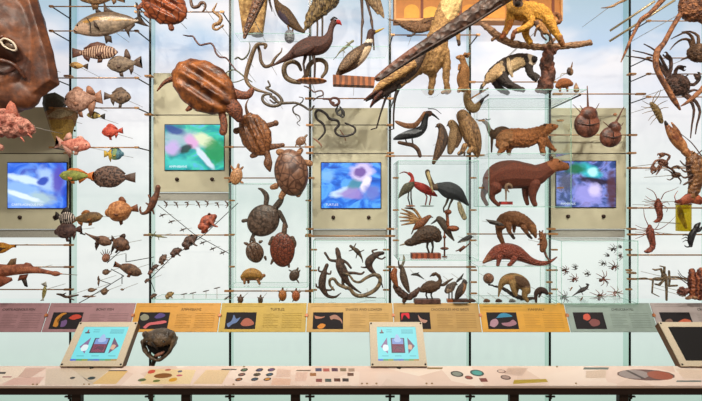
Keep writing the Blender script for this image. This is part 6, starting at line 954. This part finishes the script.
crab('giant spider crab with very long orange legs, cut off by the top right corner', (694, 6), 15, 16, 0,
     [[(686, 0), (672, -8), (664, -2, 3), (657, 6, 2.5), (649, 14, 2.1), (641, 19.5, 2.1), (636, 29, 1.7), (630, 41, 1.5), (625, 53, 1.2), (621, 62, .5)],
      [(692, 2, 3), (688, 3, 3), (683, 10, 2.7), (672, 28, 2.4), (664, 43, 2.6), (658, 50, 3.2), (656, 57, 3), (656, 66, 2.6), (660, 76, 2.6), (667, 88, 2.6), (674, 100, 2.6), (680, 109.5, 1)], [(700, 20, 2.4), (712, 30, 2), (718, 60, 2), (706, 84, 2.4), (696, 95, 2.4), (687, 102.5, 1.6), (681, 106, .6)]],
     [], '6a3a24', 'a86c40', Y=5.7, r=2.2, spines=26, name='giant_spider_crab')
animal('spider_crab', 'thin pale brown leg tip reaching in from the glass fin at the top right', 'crab', (612, 5), 6.2, [T([(601, 8, .4), (607, 7.5, .8), (613, 6, 1.3), (618, 3, 1.3), (625, 0, 1.4), (634, -6, 1.6)])], skin('8a6444', 'c09a74'), .35, 1, bname='leg')
crab('brown spiny crab with long curved legs at the right edge, second from the top', (699, 53), 12, 9.5, 0, [[(694, 46), (692, 37), (686, 32.5), (679, 35), (671, 39, .4)], [(692, 48), (689, 40), (682, 39.5), (675, 44), (670, 50, .4)], [(698, 45), (698, 36), (690, 31.5), (682, 32, .5)], [(692, 56), (686, 58), (681, 60, .5)]], [], '5e3e2a', '8e6a4c', Y=6.1, r=1.5, spines=22)
crab('large dark shaggy crab with spiny arms, right of the prawn under the long leg', (677, 85), 12.5, 10.5, 25, [[(668, 78), (661, 68), (655, 62), (641, 58), (626, 56, .5)], [(668, 76), (661, 66), (654, 56), (633, 50.5, .5)], [(669, 75), (663, 62), (656, 51), (644, 44, .5)], [(686, 93), (694, 90), (703, 92, .6)], [(682, 94), (690, 100), (694, 110), (692, 124), (690.5, 138, .5)], [(686, 94), (696, 102), (700, 112), (697, 124), (695.5, 134, .5)]],
     [([(674, 78), (675, 71), (678, 67), (684, 69)], 4), ([(686, 84), (693, 85), (698, 80), (696, 74)], 5), ([(666, 80), (670, 70), (670, 60), (664, 54)], 4)], '3a2620', '6a4a3c', Y=6.25, r=1.6, spines=34)
def shrimp(label, spine, ants, legs_, c1, c2, Y=6.4, name='lobster', cat='lobster', fan=None, r=.35):
    m = skin(c1, c2, 'mottle', 50, .5, .6); parts = [('antenna', T([(q[0], q[1], .5-.12*i, 1) for i, q in enumerate(a)], seg=6), m) for a in ants]+[('leg', T([(q[0], q[1], r*(1.2-.3*i), 2) for i, q in enumerate(a)], n=2, seg=6), m) for a in legs_]
    if fan: parts.append(('tail_fan', P(fan, 1.2, bulge=.1), m))
    return animal(name, label, cat, spine[1][:2], Y, [T(spine, k=.85)], m, .35, 1, parts=parts, bumps=.4, bscale=.9)
shrimp('yellowish brown spiky prawn left of the dark shaggy crab legs', [(651, 103, 1.4), (653.5, 106, 2.8), (657, 111, 3.4), (659.5, 117, 2.8), (661.5, 122, 2)], [[(652, 103), (653, 98), (658, 91)], [(653, 103), (658, 96), (660, 90)]], [[(652, 106), (646, 104), (641, 101)], [(652, 108), (645, 108), (640, 107)], [(653, 111), (647, 112), (641, 114)], [(655, 114), (650, 117), (647, 121)], [(656, 106), (661, 103), (666, 101)], [(658, 110), (663, 108), (667, 108)], [(657, 116), (652, 121), (649, 125)]], '6e5428', '9a7e48', name='prawn', cat='prawn')
animal('lobster', 'huge brown lobster at the right edge with one big raised claw', 'lobster', (696, 165), 5.96, [T([(691, 155, 5), (694, 161, 8.6), (697, 169, 10), (697, 178, 8.4), (695, 186, 6.4), (693, 193, 5.4), (691, 199, 4)], k=.7)], skin('6a4024', '9c6c40', 'mottle', 24, .45, .6), .6, 1, bumps=.8, bscale=.4,
    parts=[('claw', [T([(694, 157, 3), (689, 155, 3.6), (685, 151, 4.2)], k=.8), T([(685, 151, 3.4), (681, 145, 5.6), (675, 138, 5.6), (670, 131, 4), (665, 122.5, 1.2)], k=.7), T([(680, 139, 3), (677, 131, 2.4), (671.5, 122.5, .9)], k=.7)], skin('8a4a2a', 'c08452', 'mottle', 20, .4, .4), .55, 'large raised claw'), ('claw_tip', [T([(666, 124.5, 1.5, 1), (664.5, 121.5, .9, 1)])], skin('2e2420'))]+
    [('antenna', T([(700, 156, .6, 2), (690, 143, .5, 2), (678, 133, .3, 2)], seg=6), skin('5a3a2a')), ('antenna', T([(696, 154, .6, 2), (704, 148, .4, 2)], seg=6), skin('5a3a2a')), ('tail_fan', [P([(685, 194), (678, 200), (680, 205), (690, 203), (700, 205), (702, 198), (696, 193)], 3, d=1, bulge=.1)], skin('8a3a28', 'b8603e'))]+
    [('leg', T([(690, 165+i*5, 1.2, 3), (683, 166+i*6, 1, 3), (678+i, 161+i*8, .5, 3)], n=2, seg=6), skin('3e2c24', '6a4c3a')) for i in range(4)], eyes=[(691, 153, .8, 4)])
crab('brownish pink curled crab left of the great lobster, with ring shaped claws', (663, 163), 5.5, 3.5, 30, [[(659, 166), (656, 171), (652, 174, .5)], [(661, 167), (658, 172), (656, 175, .4)], [(666, 166), (672, 170), (676, 176, .4)]], [([(660, 160), (655, 161), (652, 166), (653, 172)], 4.4), ([(667, 160), (669, 156), (664, 154), (658, 156)], 4)], '7a4834', 'a87860', Y=6.3, r=1.1)
crab('small brown crab with thin curved claws, just left of the lobster tail', (676, 175), 4.4, 3, 0, [[(674, 177), (670, 180), (667, 179, .4)], [(678, 177), (681, 181), (680, 184, .4)], [(672, 173), (668, 170), (664, 170, .4)], [(679, 174), (683, 177), (686, 177, .4)]], [([(674, 172), (671, 168), (676, 166), (679, 168)], 2.6)], '5e4030', '8a6650', Y=6.3, r=.8)
shrimp('red spiny lobster hanging upright, upper of the two left of the yellow jar', [(658, 200, 2), (658.3, 205, 4), (659, 210, 3.2), (660, 216, 2.8), (658.5, 220, 2.2), (655.5, 221.5, 1.6)], [[(656.5, 199), (653, 192), (646, 188)], [(660.5, 199), (664, 193), (672, 190), (678, 187)]], [[(656, 201+i), (650, 200+i*1.6), (644-(i % 2), 196+i*3.2)] for i in range(5)]+[[(661, 205), (666, 208), (665, 212)], [(661, 203), (666, 202), (668, 205)]], '6e3020', '9e5038')
shrimp('red spiny lobster hanging upright, lower of the two left of the yellow jar', [(649.5, 226, 1.8), (650, 231, 3.8), (651, 237, 3.6), (652.5, 243, 3), (652, 248, 2.6), (648, 251, 2.4), (645.5, 251.5, 1.4)], [[(648, 226), (644, 217), (643, 209)], [(652, 229), (659, 229), (668, 223), (676, 215)]], [[(648, 228+i), (641, 228+i*2), (634-(i % 2)*4, 225+i*3.4)] for i in range(5)]+[[(654, 232), (659, 234), (663, 233)], [(654, 229), (657, 225), (658, 221)]], '6a2e20', '9a4e3a')
# jar
def jar_mat():
    m = bpy.data.materials.new('yellow_preserving_fluid'); m.use_nodes = True; nt = m.node_tree; b = nt.nodes['Principled BSDF']; b.inputs['Base Color'].default_value = lin('d8c040')+(1,); b.inputs['Roughness'].default_value = .15
    t = nt.nodes.new('ShaderNodeBsdfTransparent'); t.inputs[0].default_value = lin('e8d860')+(1,); mx = nt.nodes.new('ShaderNodeMixShader'); mx.inputs[0].default_value = .35
    nt.links.new(t.outputs[0], mx.inputs[1]); nt.links.new(b.outputs[0], mx.inputs[2]); nt.links.new(mx.outputs[0], nt.nodes['Material Output'].inputs[0]); return m
s_ = 6.35/F; jr = empty('specimen_jar', P3(683.5, 231, 6.35), 'clear jar of yellow fluid with a pale cap, below the tail of the great lobster', 'jar')
def cyl(name, r, z0, z1, mat, parent, seg=20):
    bm = bmesh.new(); bmesh.ops.create_cone(bm, cap_ends=True, segments=seg, radius1=r, radius2=r, depth=z1-z0, matrix=Matrix.Translation((0, 0, (z0+z1)/2))); me = bpy.data.meshes.new(name); bm.to_mesh(me); bm.free()
    for p in me.polygons: p.use_smooth = len(p.vertices) == 4
    return link(name, me, mat, parent)
cyl('glass_body', 6.6*s_, 0, 26*s_, jar_mat(), jr); cyl('cap', 7*s_, 26*s_+.001, 27.6*s_, plain('b8a078', .4), jr); rodmesh('mount_pin', [(0, .06, .1), (0, 6.985-6.35, .1)], .007, STEEL, jr, 6)
animal('preserved_crayfish', 'brown crayfish floating inside the jar of yellow fluid', 'crayfish', (682, 218), 6.35, [T([(680, 207, 1.4), (680, 211, 2.8), (681.5, 217, 2.8), (684, 223, 2.2), (686, 228, 1.2)], k=.7)], skin('6a3a20', '9a6038', 'mottle', 40), .4, 1, pin=False)
shrimp('orange red crayfish lying across the top of the yellow jar', [(675, 202, 1), (679, 201.5, 2.2), (685, 201, 2.8), (691, 200.5, 2.8), (697, 200.5, 3.4), (701, 202, 2.6)], [[(675, 201), (674, 196), (677, 191)]], [[(684, 202), (681, 205), (678, 205)], [(690, 202), (687, 206), (684, 206)], [(680, 200), (683, 196), (688, 194)]], '8e3422', 'c86038', Y=6.2, name='crayfish', cat='crayfish')
animal('black_lobster', 'black clawed scorpion like crustacean right of the yellow jar', 'scorpion', (692, 236), 6.25, [T([(691, 246, 1.6), (690.5, 241, 3), (692, 235, 3.4), (695, 230, 2.8)], k=.7), T([(695, 230, 2), (697, 226, 2.4), (700, 223, 1)]), T([(695, 231, 1.8), (699, 230, 2), (702, 227, .8)]), T([(691, 246, 1), (687, 247, .7), (684.5, 245.5, .5)])], skin('16161a', '303038', 'mottle', 40, .4, .4), .4, 1,
    parts=[('leg', T([(690, 238+i*2, .6, 1), (685, 234+i*3, .5, 1), (682-(i % 2), 236+i*3, .25, 1)], n=1, seg=6), skin('2a2426')) for i in range(3)])
pc = skin('5a4630', '8e7a5c', 'mottle', 40, .6, .6)
animal('pale_crab', 'olive brown skeletal crab with angular legs, at the bottom right above the pink grey panel', 'crab', (664, 277), 6.47, [E(658, 279, 6, 2, 2, 0), E(664, 276, 3, 3.6, 2)], pc, .45, 1, parts=[('leg', T([(a, b, r_, 0) for a, b, r_ in l], n=1, seg=8), pc) for l in (
    [(663, 276, 1.2), (661, 269, 1.3), (655, 270, 1), (652.5, 269, .5)], [(664, 275, 1.2), (664.5, 267, 1.2), (660, 266, .6)], [(653, 280, .9), (652, 293, .8), (659, 296.5, .4)], [(666, 278, 1.5), (666.5, 290, 1.2), (666.5, 300, 1)], [(669, 271, 1), (669.5, 281, 1.1), (669, 286, .8)], [(669, 286, 1.1), (677, 285.5, 1)], [(665, 279, 1), (659, 285, 1.4), (655, 284, .8)], [(666, 277, .9), (676, 277, 1), (685, 278.5, .6)], [(652, 280, .8), (645, 278, .7), (636, 278.5, .5)])])
animal('barnacle', 'small rounded reddish barnacle lump low down, left of the tall barnacle cluster', 'barnacle', (682.5, 292), 6.4, [E(682.5, 292, 5, 4.6, 4), E(680, 289, 2.4, 2.4, 2.6, 0, 2), E(685.5, 289.5, 2.4, 2.4, 2.6, 0, 2)], skin('6a3a30', '946052', 'mottle', 40, .6, .8), .45, 1, bumps=1.2, bscale=.5)
animal('barnacle_cluster', 'tall ridged reddish brown barnacle cluster at the lower right edge', 'barnacle', (698, 284), 6.35, [T([(694, 296, 4), (693.5, 288, 5), (692.5, 279, 4.4), (692, 271, 3)], k=.9), T([(700, 297, 4), (700, 286, 5), (700.5, 277, 4.6), (700.5, 270, 3)], k=.9), E(690, 297, 3, 1.8, 2.6), E(698, 298, 3.6, 1.8, 2.6)], skin('6a2e1c', 'a05a38', 'bands', 16, .55, .8, .02, (.3, .3, 1)), .5, 1, bumps=.9, bscale=.5,
    parts=[('spine', T([(689, 279+i*3, .5), (682, 276+i*2, .4), (678, 270+i*3, .25)], n=2, seg=6), skin('4a2c22')) for i in range(3)])
animal('shell', 'tan split shell like fragment at the foot of the barnacle cluster', 'shell', (690, 298), 6.2, [E(688.5, 298, 3.6, 1.8, 1.6, -10), E(695, 297.5, 3, 1.6, 1.6, 15)], skin('8a6244', 'b88c66', 'mottle', 50), .4, 1)
# ================= BRONZE HEAD BEHIND THE DESK =================
BR = skin('3e3024', '6e5a42', 'mottle', 16, .38, .7, .02)
animal('bronze_head', 'bronze snapping turtle head with open mouth on a thin pole, behind the desk', 'sculpture', (160, 345), 5.6, [E(160, 337.5, 16, 9, 12, 0, 0, 3), E(173, 333.5, 3, 3.6, 4, 0, 4), E(147, 333, 3, 3, 4, 0, 4), P([(144, 338), (176, 338), (175, 345), (170, 352), (163, 357), (158, 357), (150, 352), (145, 345)], 5, d=-3), T([(144.5, 340, 2.2, 4), (146.5, 346, 1.9, 5), (151, 352.5, 1.8, 6), (160, 358, 1.8, 6), (169, 352.5, 1.8, 6), (173.5, 346, 1.9, 5), (175.5, 340, 2.2, 4)], k=1.6)], BR, .6, 2, bumps=.8, bscale=.22,
    parts=[('mouth_cavity', [P([(147, 344), (153, 346), (160, 345), (168, 346), (173, 343), (171, 349), (166, 353), (160, 356.5), (154, 353), (149, 349)], 3, d=1.5, bulge=.1)], skin('0c0907', '140f0c', 'mottle', 12, .9, .3)), ('tongue', [T([(158, 353.5, 1.2, 6), (162, 352, 1.8, 7), (166, 350, 1.3, 6)])], skin('9a6450', 'b88068'), .4, 'pinkish tongue'), ('jaw_crease', [T([(157, 339, .9, 12), (160, 343, 1, 11.6), (161, 346, .8, 9)])], skin('241b15')), ('neck_pole', [T([(157, 352, 2.4, -3), (152.5, 363, 2.2, -3), (150, 372, 2.2, -3), (150, 400, 2, -3), (150, 460, 2, -3)], n=2)], skin('2e241c', '4a3a2c')), ('floor_plate', [E(150, 460.8, 9, .9, 9, 0, -3)], DARKMETAL)], eyes=[(152, 338, 1.3, 11.5), (168.5, 338, 1.3, 11.5)], pin=False)
bpy.data.scenes.remove(SCR)
